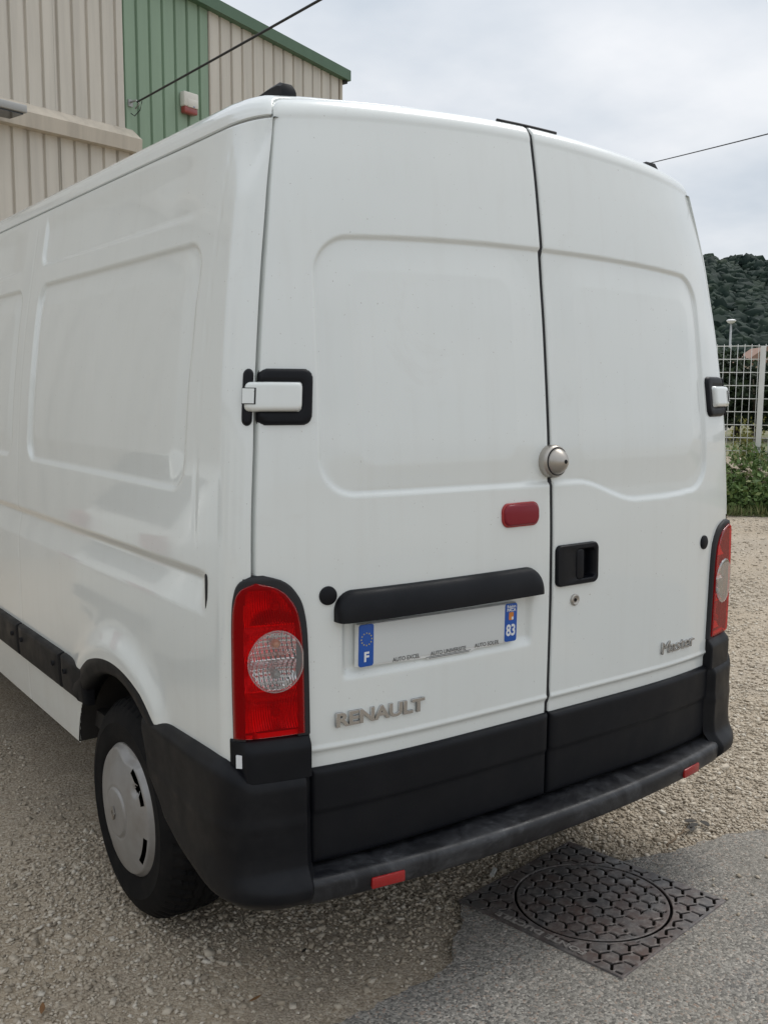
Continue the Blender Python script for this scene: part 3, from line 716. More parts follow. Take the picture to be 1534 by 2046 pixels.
# --- lower door trims
for dr, sg in ((DL, -1), (DR, 1)):
    xo = .786 if sg < 0 else .812; xi = .0032
    xs2 = edge_axis(xi, xo, .02); zs2 = edge_axis(.438, .689, .006); Xg, Zg = np.meshgrid(xs2, zs2, indexing='ij')
    d = np.minimum.reduce([Xg-xi, xo-Xg, Zg-.438, .689-Zg])
    off = -.004+rimg(d, .016, .021)-.0055*sstep(.582, .570, Zg)
    y = YR(Xg, Zg)+.0065-off
    P = np.stack([sg*Xg, y, Zg], -1); sk = P.copy(); sk[..., 1] = YR(Xg, Zg)+.02
    P = np.concatenate([sk[:1], P, sk[-1:]], 0); sk = P.copy(); sk[..., 1] += .02; P = np.concatenate([sk[:, :1], P, sk[:, -1:]], 1)
    grid('lower_trim', P, 'black_plastic', dr, flip=(sg < 0))
# --- tail lights
def light_grid(zlo, zhi, inset_in, inset_out, inset_top, nz=60, nu=40):
    zs_ = np.linspace(zlo, zhi-inset_top, nz); U = np.zeros((nz, nu)); Z = np.zeros((nz, nu))
    for i, z in enumerate(zs_):
        zq = .785+(z-.785)*(1.18-.785)/(1.18-inset_top-.785)
        a, b_ = float(LIN(zq))+inset_in, float(LOUT(zq))-inset_out
        U[i] = a+(b_-a)*np.linspace(0, 1, nu); Z[i] = z
    return U, Z
for sg in (-1, 1):
    U, Z = light_grid(.782, 1.18, 0, 0, 0)
    d = np.minimum.reduce([U-LIN(np.clip(Z, .785, 1.18)), LOUT(np.clip(Z, .785, 1.18))-U, (1.18-Z)*1.0])
    off = .001+rimg(d, .008, .010)
    kp = d < .030; K = kp[:-1, :-1] | kp[1:, :-1] | kp[:-1, 1:] | kp[1:, 1:]
    P = wrap(sg*U, Z, off); sk = wrap(sg*U, Z, off*0-.012)
    P = np.concatenate([sk[:, :1], P, sk[:, -1:]], 1); K = np.pad(K, ((0, 0), (1, 1)), constant_values=True)
    P = np.concatenate([P, np.concatenate([sk[-1:, :1], sk[-1:], sk[-1:, -1:]], 1)], 0); K = np.pad(K, ((0, 1), (0, 0)), constant_values=True)
    hs = grid('tail_light', P, 'rubber_seal', VAN, keep=K, flip=(sg > 0))
    if sg < 0: hs['label'] = 'left tail light with round clear centre lens'
    else: hs['label'] = 'right tail light seen edge-on at the far corner'
    # red outer lens with a round opening for the clear lens
    U, Z = light_grid(.789, 1.18, .017, .007, .016, 110, 84)
    ue = (U-U[:, :1]); uw = (U[:, -1:]-U); d = np.minimum.reduce([ue, uw, 1.165-Z, Z-.789+.003])
    off = .0125+rimg(d, .018, .0045)
    CU, CZ, CR, CE = .869, .974, .0745, .86
    rr_ = np.hypot((U-CU)/CE, Z-CZ); kp = (rr_ > CR-.002); K = kp[:-1, :-1] | kp[1:, :-1] | kp[:-1, 1:] | kp[1:, 1:]
    P = wrap(sg*U, Z, off); sk = wrap(sg*U, Z, off*0+.001)
    P = np.concatenate([sk[:, :1], P, sk[:, -1:]], 1); K = np.pad(K, ((0, 0), (1, 1)), constant_values=True)
    grid('red_lens', P, 'red_lens', hs, keep=K, flip=(sg > 0))
    # clear lens, ribbed
    rr2 = np.linspace(0, 1, 20)[:, None]; th = np.linspace(0, 2*np.pi, 72, endpoint=False)[None]
    Uc = CU+CE*CR*1.01*rr2*np.cos(th); Zc = CZ+CR*1.01*rr2*np.sin(th); Uc = np.maximum(Uc, .806)
    grid('clear_lens', wrap(sg*Uc, Zc, .0185+.006*np.sqrt(1-rr2**2*.98)+0*th), 'clear_lens', hs, closed=True, flip=(sg < 0))
    a_ = np.linspace(0, 2*np.pi, 60); 
    ring = [tuple(p) for p in wrap(sg*np.maximum(CU+CE*CR*np.cos(a_), .807), CZ+CR*np.sin(a_), np.full(60, .0185))]
    tube('lens_rim', ring, .0016, 'clear_lens', hs, n=6)
    # reflector bowl: three chambers with fluted walls
    U, Z = light_grid(.795, 1.18, .0185, .016, .024, 150, 110)
    fl = np.zeros_like(U)
    for zc0, zc1 in ((.79, .895), (.895, .972), (.972, 1.055), (1.055, 1.17)):
        zm, zh = (zc0+zc1)/2, (zc1-zc0)/2; m = (Z >= zc0) & (Z < zc1)
        uc = .868; uh = .105
        bowl = .052*np.clip(1-((Z-zm)/zh)**2*.75, 0, 1)*np.clip(1-((U-uc)/uh)**2*.8, 0, 1)
        fl = np.where(m, bowl, fl)
    inc = np.hypot((U-CU)/CE, Z-CZ) < CR+.004
    fl = np.maximum(fl, 0)-np.where(inc, .0016*np.sin(U*2*np.pi/.0115)+.0018*np.sin(Z*2*np.pi/.0105), .0011*np.sin(U*2*np.pi/.0062))
    P = wrap(sg*U, Z, .002-fl)
    grid('reflector', P, 'lamp_reflector', hs, flip=(sg > 0))
    for zz1, mt in ((1.012, 'bulb_amber'), (.937, 'bulb_clear'), (1.105, 'bulb_clear'), (.842, 'bulb_clear')):
        p = wrap(np.array([sg*.866]), np.array([zz1]), np.array([-.038]))[0]; q_ = wrap(np.array([sg*.866]), np.array([zz1]), np.array([.012]))[0]-p
        M = Matrix.Translation(p)@Vector(-q_).to_track_quat('Y', 'Z').to_matrix().to_4x4()
        lathe('bulb', [(0, -.044), (.007, -.0425), (.0115, -.037), (.0125, -.03), (.011, -.02), (.008, -.010), (.008, .0)], mt, hs, M=M, n=20)
    # black filler under the light
    us = edge_axis(.786, .982, .01); zs_ = edge_axis(.680, .783, .008); U, Z = np.meshgrid(us, zs_, indexing='ij')
    d = np.minimum.reduce([U-.786, .982-U, .783-Z])
    off = .001+rimg(d, .006, .007)+.017*sstep(.955, .938, U)*sstep(.783, .755, Z)
    P = wrap(sg*U, Z, off); sk = wrap(sg*U, Z, off*0-.01); P = np.concatenate([sk[:1], P, sk[-1:]], 0)
    fo = grid('light_filler', P, 'black_plastic', VAN, flip=(sg < 0))
    if sg < 0:
        p0, p1, p2 = [wrap(np.array([-u_]), np.array([z_]), np.array([.010]))[0] for u_, z_ in ((.962, .716), (.948, .716), (.962, .748))]
        ex = Vector(p1-p0); ez = Vector(p2-p0); nn = ex.cross(ez).normalized()*.0015; p0 = Vector(p0)
        vs_ = [p0, p0+ex, p0+ex+ez, p0+ez]; V = vs_+[v+nn*3 for v in vs_]
        meshobj('tag', [tuple(v) for v in V], [[0, 1, 2, 3], [4, 7, 6, 5], [0, 4, 5, 1], [1, 5, 6, 2], [2, 6, 7, 3], [3, 7, 4, 0]], 'print_white', fo, smooth=False)
# --- wheels
WY, WZ, WX = .83, .325, .938
def build_wheel():
    root = lathe('wheel', [(.0, .03), (.17, .03), (.195, .012), (.203, .0), (.205, .03), (.205, .17)], 'underbody', VAN, n=48)
    n = 300; a = np.linspace(0, 2*np.pi, n, endpoint=False)
    prof = [(.203, .012), (.206, .0), (.216, -.006), (.235, -.010), (.262, -.011), (.268, -.013), (.272, -.011), (.295, -.006), (.315, .006), (.328, .020), (.336, .030)]
    tr = np.linspace(.034, .186, 40)
    prof += [(.342-.006*((y-.11)/.08)**4, y) for y in tr]
    prof += [(.332, .195), (.31, .212), (.27, .222), (.22, .218), (.205, .2)]
    p = np.array(prof); Rr = np.repeat(p[:, :1], n, 1); Yy = np.repeat(p[:, 1:], n, 1); A = np.repeat(a[None], len(p), 0)
    tread = (Rr > .325) & (Yy > .012) & (Yy < .2)
    gro = np.zeros_like(Rr)
    for g in (.075, .11, .145): gro = np.maximum(gro, np.exp(-((Yy-g-.004*np.sin(A*40))/.0042)**2))
    lug = (np.sin(A*56+np.sign(Yy-.11)*np.abs(Yy-.11)*60) > .55)*(np.abs(Yy-.11) > .038)
    Rr = Rr-tread*np.maximum(gro*.008, lug*.007)
    side_ = (Rr < .325) & (Yy < .012) & (Rr > .28); Yy = Yy+side_*0
    P = np.stack([Rr*np.cos(A), Yy, Rr*np.sin(A)], -1)
    ty = grid('tyre', P, 'tyre_rubber', root, closed=True); smooth_by_angle(ty.data, R(32))
    # wheel cover: polar grid with cut slots
    na, nr = 180, 70; a = np.linspace(0, 2*np.pi, na, endpoint=False); r = np.linspace(.002, .2085, nr)
    Rg, Ag = np.meshgrid(r, a, indexing='ij')
    rd = .190-.024*np.clip(np.cos(3*(Ag-R(200))), 0, 1)**2*(np.cos(Ag-R(160)) > -.2)
    Yc = -.046+.030*(Rg/.19)**2.0
    Yc = Yc+.018*sstep(0, .018, Rg-rd)
    Yc = np.where(Rg > .199, Yc+.0-.004*np.sin((Rg-.199)/.0095*np.pi), Yc)
    Yc += .0035*np.exp(-((Rg-.078)/.004)**2)*(Rg < .1)-.003*sstep(.074, .070, Rg)
    notch = np.hypot(Rg*np.cos(Ag)-.158*math.cos(R(42)), Rg*np.sin(Ag)-.158*math.sin(R(42)))
    Yc += .010*sstep(.026, .008, notch)
    deg = np.degrees(Ag) % 360
    slot = (Rg > .166) & (Rg < .187) & (((deg > 24) & (deg < 62)) | ((deg > 318) & (deg < 352)) | ((deg > 200) & (deg < 235)))
    slot |= (notch < .012)
    K = ~(slot[:-1] & slot[1:])
    wc = grid('wheel_cover', np.stack([Rg*np.cos(Ag), Yc, Rg*np.sin(Ag)], -1), 'wheel_cover', root, closed=True, keep=K)
    smooth_by_angle(wc.data, R(45))
    bm = bmesh.new()
    for (x0, z0), (x1, z1) in (((0, .019), (.011, 0)), ((.011, 0), (0, -.019)), ((0, -.019), (-.011, 0)), ((-.011, 0), (0, .019))):
        m = Vector(((x0+x1)/2, -.0525, (z0+z1)/2)); ang = math.atan2(z1-z0, x1-x0); ln = math.hypot(x1-x0, z1-z0)
        box_bm(bm, (0, 0, 0), (ln+.002, .004, .0055), Matrix.Translation(m)@Matrix.Rotation(-ang, 4, 'Y'))
    bmobj('emblem', bm, 'satin_steel', root)
    return root
wh = build_wheel()
Mw = lambda sg, y: Matrix.Translation((sg*WX, y, WZ if y < 2 else WZ-.045))@Matrix.Rotation(R(-90 if sg < 0 else 90), 4, 'Z')
wh.matrix_basis = Mw(-1, WY)
for sg, y in ((1, WY), (-1, 4.39), (1, 4.39)):
    w2 = wh.copy(); COL.objects.link(w2); w2.matrix_basis = Mw(sg, y)
    for ch in list(wh.children):
        c2 = ch.copy(); COL.objects.link(c2); c2.parent = w2
# --- hood over the number plate
n1, n2 = 90, 26
xh = np.concatenate([[-.722, -.721, -.718, -.713, -.706], np.linspace(-.698, -.078, n1), [-.070, -.063, -.058, -.055, -.054]]); th = np.linspace(0, 1, n2)
P = np.zeros((len(xh)+2, n2, 3))
for i, x in enumerate(np.concatenate([[xh[0]], xh, [xh[-1]]])):
    e = min(x+.722, -.054-x); cap = 0 if i in (0, len(xh)+1) else 1
    f = math.sqrt(max(0, 1-(1-min(e/.05, 1))**2)); fz = .35+.65*f
    zlo, zhi = 1.053, 1.053+.075*fz
    dep = .040*(.55+.45*math.sqrt(max(0, 1-(1-min(e/.018, 1))**2)))*cap
    for j, t in enumerate(th):
        if t < .12: q_ = t/.12; y_, z_ = dep*q_*.98, zlo
        else:
            q_ = (t-.12)/.88; a_ = q_*math.pi/2; z_ = zlo+(zhi-zlo)*(math.sin(a_)**.9); y_ = dep*(math.cos(a_)**.75) if q_ < 1 else 0
        P[i, j] = (x, float(YR(x, z_))+.004-y_, z_)
ho = grid('plate_hood', P, 'black_plastic', DL); smooth_by_angle(ho.data, R(55))
# --- number plate with its holder
PX, PZ = -.402, .981
Mp = rframe(PX, PZ, .0)@Matrix.Translation((0, .010, 0))@Matrix.Rotation(R(.6), 4, 'Y')
pl = prism('plate_holder', [(-.262, -.052), (-.05, -.059), (-.04, -.064), (.10, -.064), (.115, -.058), (.262, -.054), (.262, .056), (-.262, .056)], -.010, .004, 'holder_white', DL, M=Mp, bev=.003)
pp = prism('number_plate', rrect(-.260, .260, -.050, .055, .006), -.0125, -.010, 'plate_white', DL, M=Mp, bev=.0008); pp['label'] = 'blank number plate with blue end bands'
prism('country_band', rrect(-.2605, -.217, -.0515, .0555, .007), -.0138, -.011, 'plate_blue', pp, M=Mp, bev=.0006)
prism('region_band', rrect(.217, .2605, -.0515, .0555, .007), -.0138, -.011, 'plate_blue', pp, M=Mp, bev=.0006)
T = lambda x, z, y=-.0142: Mp@Matrix.Translation((x, y, z))
text('country_letter', 'F', .034, 'print_white', pp, T(-.2385, -.028), .0002, .0012)
text('department_number', '83', .044, 'print_white', pp, T(.2388, -.021), .0002, .0012, sx=.78)
text('region_text', 'Région', .0115, 'print_white', pp, T(.239, .047), .0002, .0002)
text('region_text', 'PACA', .0125, 'print_white', pp, T(.239, .037), .0002, .0003)
prism('region_emblem', rrect(-.0085, .0085, -.011, .011, .003), -.0143, -.0138, 'emblem_orange', pp, M=Mp@Matrix.Translation((.239, 0, .020)))
prism('region_emblem', rrect(-.003, .004, -.006, .002, .002), -.0147, -.0142, 'print_white', pp, M=Mp@Matrix.Translation((.243, 0, .016)))
for k in range(12):
    a_ = 2*math.pi*k/12; st = []
    for q_ in range(10):
        rr_ = .0026 if q_ % 2 == 0 else .0011; st.append((rr_*math.sin(math.pi*q_/5), rr_*math.cos(math.pi*q_/5)))
    prism('star', st, -.0143, -.0138, 'star_yellow', pp, M=Mp@Matrix.Translation((-.2385+.0155*math.cos(a_), 0, .018+.0155*math.sin(a_))))
for s_, x_ in (('AUTO EXCEL', -.115), ('AUTO UNIVERSITE', .022), ('AUTO SOLEIL', .155)):
    text('dealer_text', s_, .0155, 'print_grey', pl, T(x_, -.0475 if x_ != .022 else -.0485, -.0132), .0002, .0001, sx=.92)
for x0, x1, zz1 in ((-.05, .10, -.0572), (-.04, .095, -.0605)):
    prism('dealer_line', [(x0, zz1), (x1, zz1), (x1, zz1+.0012), (x0, zz1+.0012)], -.0112, -.0095, 'print_grey', pl, M=Mp)
# --- brake light, caps, handle, lock
prism('brake_light_frame', rrect(-.069, .069, -.0335, .0335, .024), -.006, .006, 'red_reflector', DL, M=rframe(-.125, 1.277, 0), bev=.003)
prism('brake_light', rrect(-.065, .065, -.0295, .0295, .022), -.013, .004, 'brake_lens', DL, M=rframe(-.125, 1.277, 0), bev=.007, seg=4)
for dr, x in ((DL, -.737), (DR, .741)):
    lathe('rubber_stop', [(0, -.007), (.018, -.007), (.0225, -.0045), (.0235, .0), (.0235, .01)], 'black_plastic', dr, M=rframe(x, 1.119), n=32)
Mh = rframe(.098, 1.117, 0)
o1 = rrect(-.086, .086, -.060, .060, .018)
bm = bmesh.new()                                     # escutcheon with a sunken cup
def ring(pts, y): return [bm.verts.new((x, y, z)) for x, z in pts]
cup = rrect(-.012, .074, -.047, .047, .016)
rows = [ring(o1, .006), ring(o1, -.008), ring(rrect(-.083, .083, -.057, .057, .016), -.012), ring(cup, -.0125), ring(rrect(-.009, .071, -.044, .044, .014), -.010), ring(rrect(-.006, .064, -.040, .040, .012), .022)]
for a_, b_ in zip(rows[:-1], rows[1:]):
    m_ = len(a_)
    for k in range(m_): bm.faces.new((a_[k], a_[(k+1) % m_], b_[(k+1) % m_], b_[k]))
bm.faces.new(rows[-1]); bm.transform(Mh)
hd = bmobj('door_handle', bm, 'black_plastic', DR, angle=R(40))
prism('pull_lever', rrect(-.010, .020, -.043, .043, .009), -.014, .010, 'black_plastic', hd, M=Mh, bev=.003)
lk = lathe('key_lock', [(0, -.004), (.008, -.004), (.010, -.006), (.0135, -.007), (.017, -.004), (.0175, .002)], 'satin_steel', DR, M=rframe(.095, 1.011), n=28)
lathe('keyhole', [(0, -.0048), (.0055, -.0048), (.0055, .0)], 'black_hole', lk, M=rframe(.095, 1.011), n=16)
# security lock across the two doors
Ms = rframe(.003, 1.418, -.006)
sl = lathe('security_lock', [(0, -.024), (.041, -.024), (.045, -.020), (.047, -.012), (.047, .012)], 'satin_steel', DR, M=Ms, n=44)
lathe('lock_groove', [(.0, -.0252), (.040, -.0252), (.040, -.02)], 'rubber_seal', sl, M=Ms, n=40)
Mt = Ms@Matrix.Translation((.001, -.026, 0))
lathe('lock_dome', [(0, -.030), (.006, -.0295), (.011, -.0275), (.018, -.023), (.027, -.015), (.034, -.006), (.0375, .001), (.0375, .006)], 'satin_steel', sl, M=Mt, n=44)
lathe('keyhole', [(.0, -.0305), (.0045, -.0305), (.006, -.029), (.006, -.02)], 'black_hole', sl, M=Mt@Matrix.Translation((.0, -.001, 0)), n=18)
# --- hinges
for dr, sg in ((DL, -1), (DR, 1)):
    us = edge_axis(.781, .917, .008); zs_ = edge_axis(1.531, 1.665, .008); U, Z = np.meshgrid(us, zs_, indexing='ij')
    d = np.minimum(-rsdf(np.maximum(.781-U, U-.917), np.maximum(1.531-Z, Z-1.665), .025), 1)
    off = -.006+rimg(np.maximum(d, 0), .010, .018)-.012*sstep(.012, .022, -rsdf(np.maximum(.808-U, U-1.2), np.maximum(1.560-Z, Z-1.636), .01)+.012)
    kp = d > -.002; K = kp[:-1, :-1] | kp[1:, :-1] | kp[:-1, 1:] | kp[1:, 1:]
    hp = grid('hinge_plate', wrap(sg*U, Z, off), 'black_plastic', dr, keep=K, flip=(sg < 0))
    us = edge_axis(.926, .955, .004); zs_ = edge_axis(1.530, 1.664, .008); U, Z = np.meshgrid(us, zs_, indexing='ij')
    d = -rsdf(np.maximum(.926-U, U-.955), np.maximum(1.530-Z, Z-1.664), .016)
    kp = d > -.001; K = kp[:-1, :-1] | kp[1:, :-1] | kp[:-1, 1:] | kp[1:, 1:]
    grid('hinge_guard', wrap(sg*U, Z, -.004+rimg(np.maximum(d, 0), .008, .013)), 'black_plastic', VAN, keep=K, flip=(sg < 0))
    us = edge_axis(.812, .947, .006); zs_ = edge_axis(1.563, 1.632, .006); U, Z = np.meshgrid(us, zs_, indexing='ij')
    d = -rsdf(np.maximum(.812-U, U-.947), np.maximum(1.563-Z, Z-1.632), .014)
    off = .006+rimg(np.maximum(d, 0), .010, .015)+.004*sstep(.92, .89, U)
    kp = d > -.001; K = kp[:-1, :-1] | kp[1:, :-1] | kp[:-1, 1:] | kp[1:, 1:]
    P = wrap(sg*U, Z, off)
    sk = wrap(sg*U, Z, off*0-.004); K = np.pad(K, ((1, 1), (0, 0)), mode='edge'); P = np.concatenate([sk[:1], P, sk[-1:]], 0)
    sk = np.concatenate([sk[:1], sk, sk[-1:]], 0); K = np.pad(K, ((0, 0), (1, 1)), mode='edge'); P = np.concatenate([sk[:, :1], P, sk[:, -1:]], 1)
    ha = grid('hinge_arm', P, 'white_paint', dr, keep=K, flip=(sg < 0))
    us = np.linspace(.926, .9485, 8); zs_ = np.linspace(1.5805, 1.6145, 6); U, Z = np.meshgrid(us, zs_, indexing='ij')
    uo, zo = np.meshgrid(np.linspace(.9225, .9495, 8), np.linspace(1.5785, 1.6165, 6), indexing='ij')
    grid('hinge_gap', wrap(sg*uo, zo, np.full_like(uo, .0217)), 'rubber_seal', ha, flip=(sg < 0))
    grid('hinge_knuckle', wrap(sg*U, Z, np.full_like(U, .0236)), 'white_paint', ha, flip=(sg < 0))
# --- badges
Mb = rframe(-.592, .802, .0)
text('maker_badge', 'RENAULT', .0475, 'chrome_badge', DL, Mb@Matrix.Translation((0, -.0025, 0)), .003, .0014, sx=1.27, bev=.0006)
Mb = rframe(.600, .796, .0)
text('model_badge', 'Master', .056, 'chrome_badge', DR, Mb@Matrix.Translation((0, -.0025, 0)), .003, .0, sx=1.22, bev=.0003)
# ------------------------------------------------------------------ manhole
MH = empty('manhole', (.252, .006, 0)); tag(MH, 'square cast iron manhole frame with round patterned cover set in asphalt', 'manhole')
MA = R(8.0); S2 = .298
Mm = Matrix.Translation((.252, .006, float(GZ(0, .006))+.0155))@Matrix.Rotation(math.atan(-.025), 4, 'X')@Matrix.Rotation(MA, 4, 'Z')
def ypat(x, y, p=.0585):
    """dark Y shaped grooves of a three-armed tread on a triangular lattice: distance to the nearest arm"""
    h = p*math.sqrt(3)/2; best = np.full_like(x, 9.)
    j0 = np.round(y/h)
    for dj in (-1, 0, 1):
        j = j0+dj; i0 = np.round(x/p-.5*(j % 2))
        for di in (-1, 0, 1):
            cx = (i0+di+.5*(j % 2))*p; cy = j*h; dx, dy = x-cx, y-cy
            for a in (R(82), R(202), R(322)):
                ux, uy = math.cos(a), math.sin(a); t = np.clip(dx*ux+dy*uy, 0, .0262); best = np.minimum(best, np.hypot(dx-t*ux, dy-t*uy))
    return best
g = np.linspace(-S2, S2, 380); Xg, Yg = np.meshgrid(g, g, indexing='ij'); rad = np.hypot(Xg, Yg)
br = np.maximum(np.abs(Xg), np.abs(Yg))
a_ = -R(8); xr = Xg*math.cos(a_)-Yg*math.sin(a_); yr = Xg*math.sin(a_)+Yg*math.cos(a_)
d = ypat(xr, yr)
def relief(field): return -.0080*sstep(.0050, .0026, d)*field
fr = sstep(.252, .257, rad)*sstep(.290, .286, br)*sstep(.0, .001, Yg*0+1)
letters = (Xg < -.258) & (np.abs(Yg) < .19)
Hf = relief(fr*np.where(letters, 0, 1))-.02*sstep(.245, .243, rad)
Hf = Hf-.004*sstep(.2445, .2475, rad)*sstep(.2535, .2505, rad)*0
kp = rad > .2425; K = kp[:-1, :-1] & kp[1:, :-1] & kp[:-1, 1:] & kp[1:, 1:]
def mput(P):
    V = P.reshape(-1, 3); return (np.c_[V, np.ones(len(V))]@np.array(Mm).T)[:, :3].reshape(P.shape)
P = np.stack([Xg, Yg, Hf], -1); sk0 = P[:1].copy(); sk0[..., 2] = -.03; sk1 = P[-1:].copy(); sk1[..., 2] = -.03
P = np.concatenate([sk0, P, sk1], 0); K = np.pad(K, ((1, 1), (0, 0)), constant_values=True); sk0 = P[:, :1].copy(); sk0[..., 2] = -.03; sk1 = P[:, -1:].copy(); sk1[..., 2] = -.03
P = np.concatenate([sk0, P, sk1], 1); K = np.pad(K, ((0, 0), (1, 1)), constant_values=True)
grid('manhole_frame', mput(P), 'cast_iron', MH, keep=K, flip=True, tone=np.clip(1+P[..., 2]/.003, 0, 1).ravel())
nr, na = 120, 340; r = np.concatenate([np.linspace(.016, .2352, nr), [.2362, .2366, .2366]]); a = np.linspace(0, 2*np.pi, na, endpoint=False); Rg, Ag = np.meshgrid(r, a, indexing='ij')
Xc, Yc_ = Rg*np.cos(Ag), Rg*np.sin(Ag); a_ = -R(8); xr = Xc*math.cos(a_)-Yc_*math.sin(a_); yr = Xc*math.sin(a_)+Yc_*math.cos(a_); d = ypat(xr, yr)
letc = (np.abs(Xc) < .075) & (Yc_ < -.155) & (Yc_ > -.185)
Hc = relief(sstep(.228, .222, Rg)*sstep(.03, .034, Rg)*np.where(letc, 0, 1))
Hc[-3:] = [[-.001], [-.004], [-.03]]
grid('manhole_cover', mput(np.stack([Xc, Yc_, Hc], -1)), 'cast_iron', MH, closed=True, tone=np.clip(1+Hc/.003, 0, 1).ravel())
lathe('lifting_hole', [(0, -.028), (.0165, -.026), (.0165, -.001)], 'black_hole', MH, M=Mm@Matrix.Rotation(R(90), 4, 'X'), n=24)
lathe('cover_seat', [(.2, -.02), (.25, -.02)], 'black_hole', MH, M=Mm@Matrix.Rotation(R(90), 4, 'X'), n=48)
text('cast_lettering', 'FONTE DUCTILE', .030, 'worn_iron', MH, Mm@Matrix.Translation((-.2735, 0, .0022))@Matrix.Rotation(R(90), 4, 'Z')@Matrix.Rotation(R(-90), 4, 'X'), .0015, .0008, sx=1.45)
# ------------------------------------------------------------------ small litter
def leaf(name, x, y, ln, wd, rz, mat, label, cat='leaf'):
    z0 = float(GZ(x, y))+.004; n = 9; V = []; F = []
    for i in range(n):
        t = i/(n-1); w_ = wd*math.sin(math.pi*min(1, t*.96+.02))**.8; curl = .35*ln*(t-.5)**2
        for s in (-1, 0, 1): V.append((ln*(t-.5), s*w_/2, z0+curl+(abs(s)*w_*.3)))
    m = Matrix.Translation((x, y, 0))@Matrix.Rotation(rz, 4, 'Z'); V = [tuple(m@Vector(v)) for v in V]
    F = [[i*3+k, i*3+k+1, i*3+k+4, i*3+k+3] for i in range(n-1) for k in (0, 1)]
    o = meshobj(name, V, F, mat); md = o.modifiers.new('thickness', 'SOLIDIFY'); md.thickness = .0008
    return tag(o, label, cat)
leaf('fallen_leaf', -1.316, .497, .050, .014, 1.2, 'dry_leaf', 'curled brown leaf on the gravel at the lower left corner')
leaf('fallen_leaf', -1.255, 1.30, .045, .016, .2, 'dry_leaf', 'brown leaf lying on gravel left of the rear wheel')
leaf('fallen_leaf', -.62, .32, .026, .010, .5, 'damp_leaf', 'small dark leaf on gravel under the bumper corner')
leaf('fallen_leaf', -.845, .20, .040, .010, .15, 'dry_leaf', 'thin brown leaf strip on gravel below the bumper corner')
for k, (x, y, l_) in enumerate(((.985, .165, 'largest dark leaf in the damp heap at the asphalt edge'), (1.03, .15, 'dark leaf at the right of the damp heap on gravel'), (1.005, .195, 'dark leaf at the back of the damp heap on gravel'), (.955, .155, 'dark leaf at the left of the damp heap on gravel'))):
    leaf('damp_leaf', x, y, .05, .028, k*1.3, 'damp_leaf', l_)
tw = [(.76+.012*k, .112+.0035*k+.004*math.sin(k), float(GZ(0, .11))+.012+.002*math.sin(k*1.7)) for k in range(16)]
tag(tube('twig', tw, .004, 'twig_bark', taper=.0025, n=7), 'thin dry twig lying along the broken asphalt edge', 'twig')
bm = bmesh.new(); box_bm(bm, (0, 0, .006), (.05, .014, .010), Matrix.Translation((.125, .33, float(GZ(0, .33))+.012))@Matrix.Rotation(R(34), 4, 'Z')@Matrix.Rotation(R(14), 4, 'X'), .002)
tag(bmobj('plastic_shard', bm, 'plastic_shard'), 'pale broken plastic strip on the ground behind the manhole', 'debris')

# ------------------------------------------------------------------ warehouse
WANG = R(75); E2 = np.array([math.sin(WANG), math.cos(WANG)]); N2 = np.array([-E2[1], E2[0]])      # along the wall, into the building
d0 = ray(375, 210); WP0 = CAM[:2]+d0[:2]/np.hypot(*d0[:2])*13.0
def WPT(s, h, dep=0.0): q_ = WP0+E2*s-N2*(-dep); return (q_[0], q_[1], h)
WH = empty('warehouse', (*(WP0+E2*(-3)), -.1)); tag(WH, 'metal clad warehouse in beige and green with sloping green verge', 'warehouse')
PIT = .193
def roofline(s): return 6.475-.093*(s-.19)
def cladding(name, mat, s0, s1, h0, h1fn, dep=0.0, per=5, ph=0.0):
    """one object for each sheet of PER ribs; narrow recessed flutes between wide flats"""
    s = s0
    while s < s1-1e-6:
        e = min(s+per*PIT, s1); cs = [s]
        k = math.floor((s-ph)/PIT)
        prof = [(s, 0.0)]
        while True:
            c0 = ph+k*PIT
            if c0 > e: break
            for ds, dd in ((-.022, 0.0), (-.012, .030), (.012, .030), (.022, 0.0)):
                if s < c0+ds < e: prof.append((c0+ds, dd))
            k += 1
        prof.append((e-.0015, 0.0)); V = []; F = []
        for q_, dd in prof:
            V.append(WPT(q_, h0, dep+dd)); V.append(WPT(q_, h1fn(q_), dep+dd))
        F = [[2*i, 2*i+2, 2*i+3, 2*i+1] for i in range(len(prof)-1)]
        meshobj(name, V, F, mat, WH, smooth=False); s = e
cladding('cladding_sheet', 'beige_cladding', -9.6, -.955, 4.5, lambda s: min(roofline(s), 7.4), 0.0, ph=-.965+PIT/2)
cladding('cladding_sheet', 'green_cladding', -.955, .358, -.2, roofline, .006, per=7, ph=-.755)
cladding('cladding_sheet', 'beige_cladding', .358, 2.90, -.2, roofline, 0.0, ph=.358+.2)
cladding('cladding_sheet', 'beige_cladding', -9.6, -.85, -.2, lambda s: 4.42, -.05, ph=-.92)
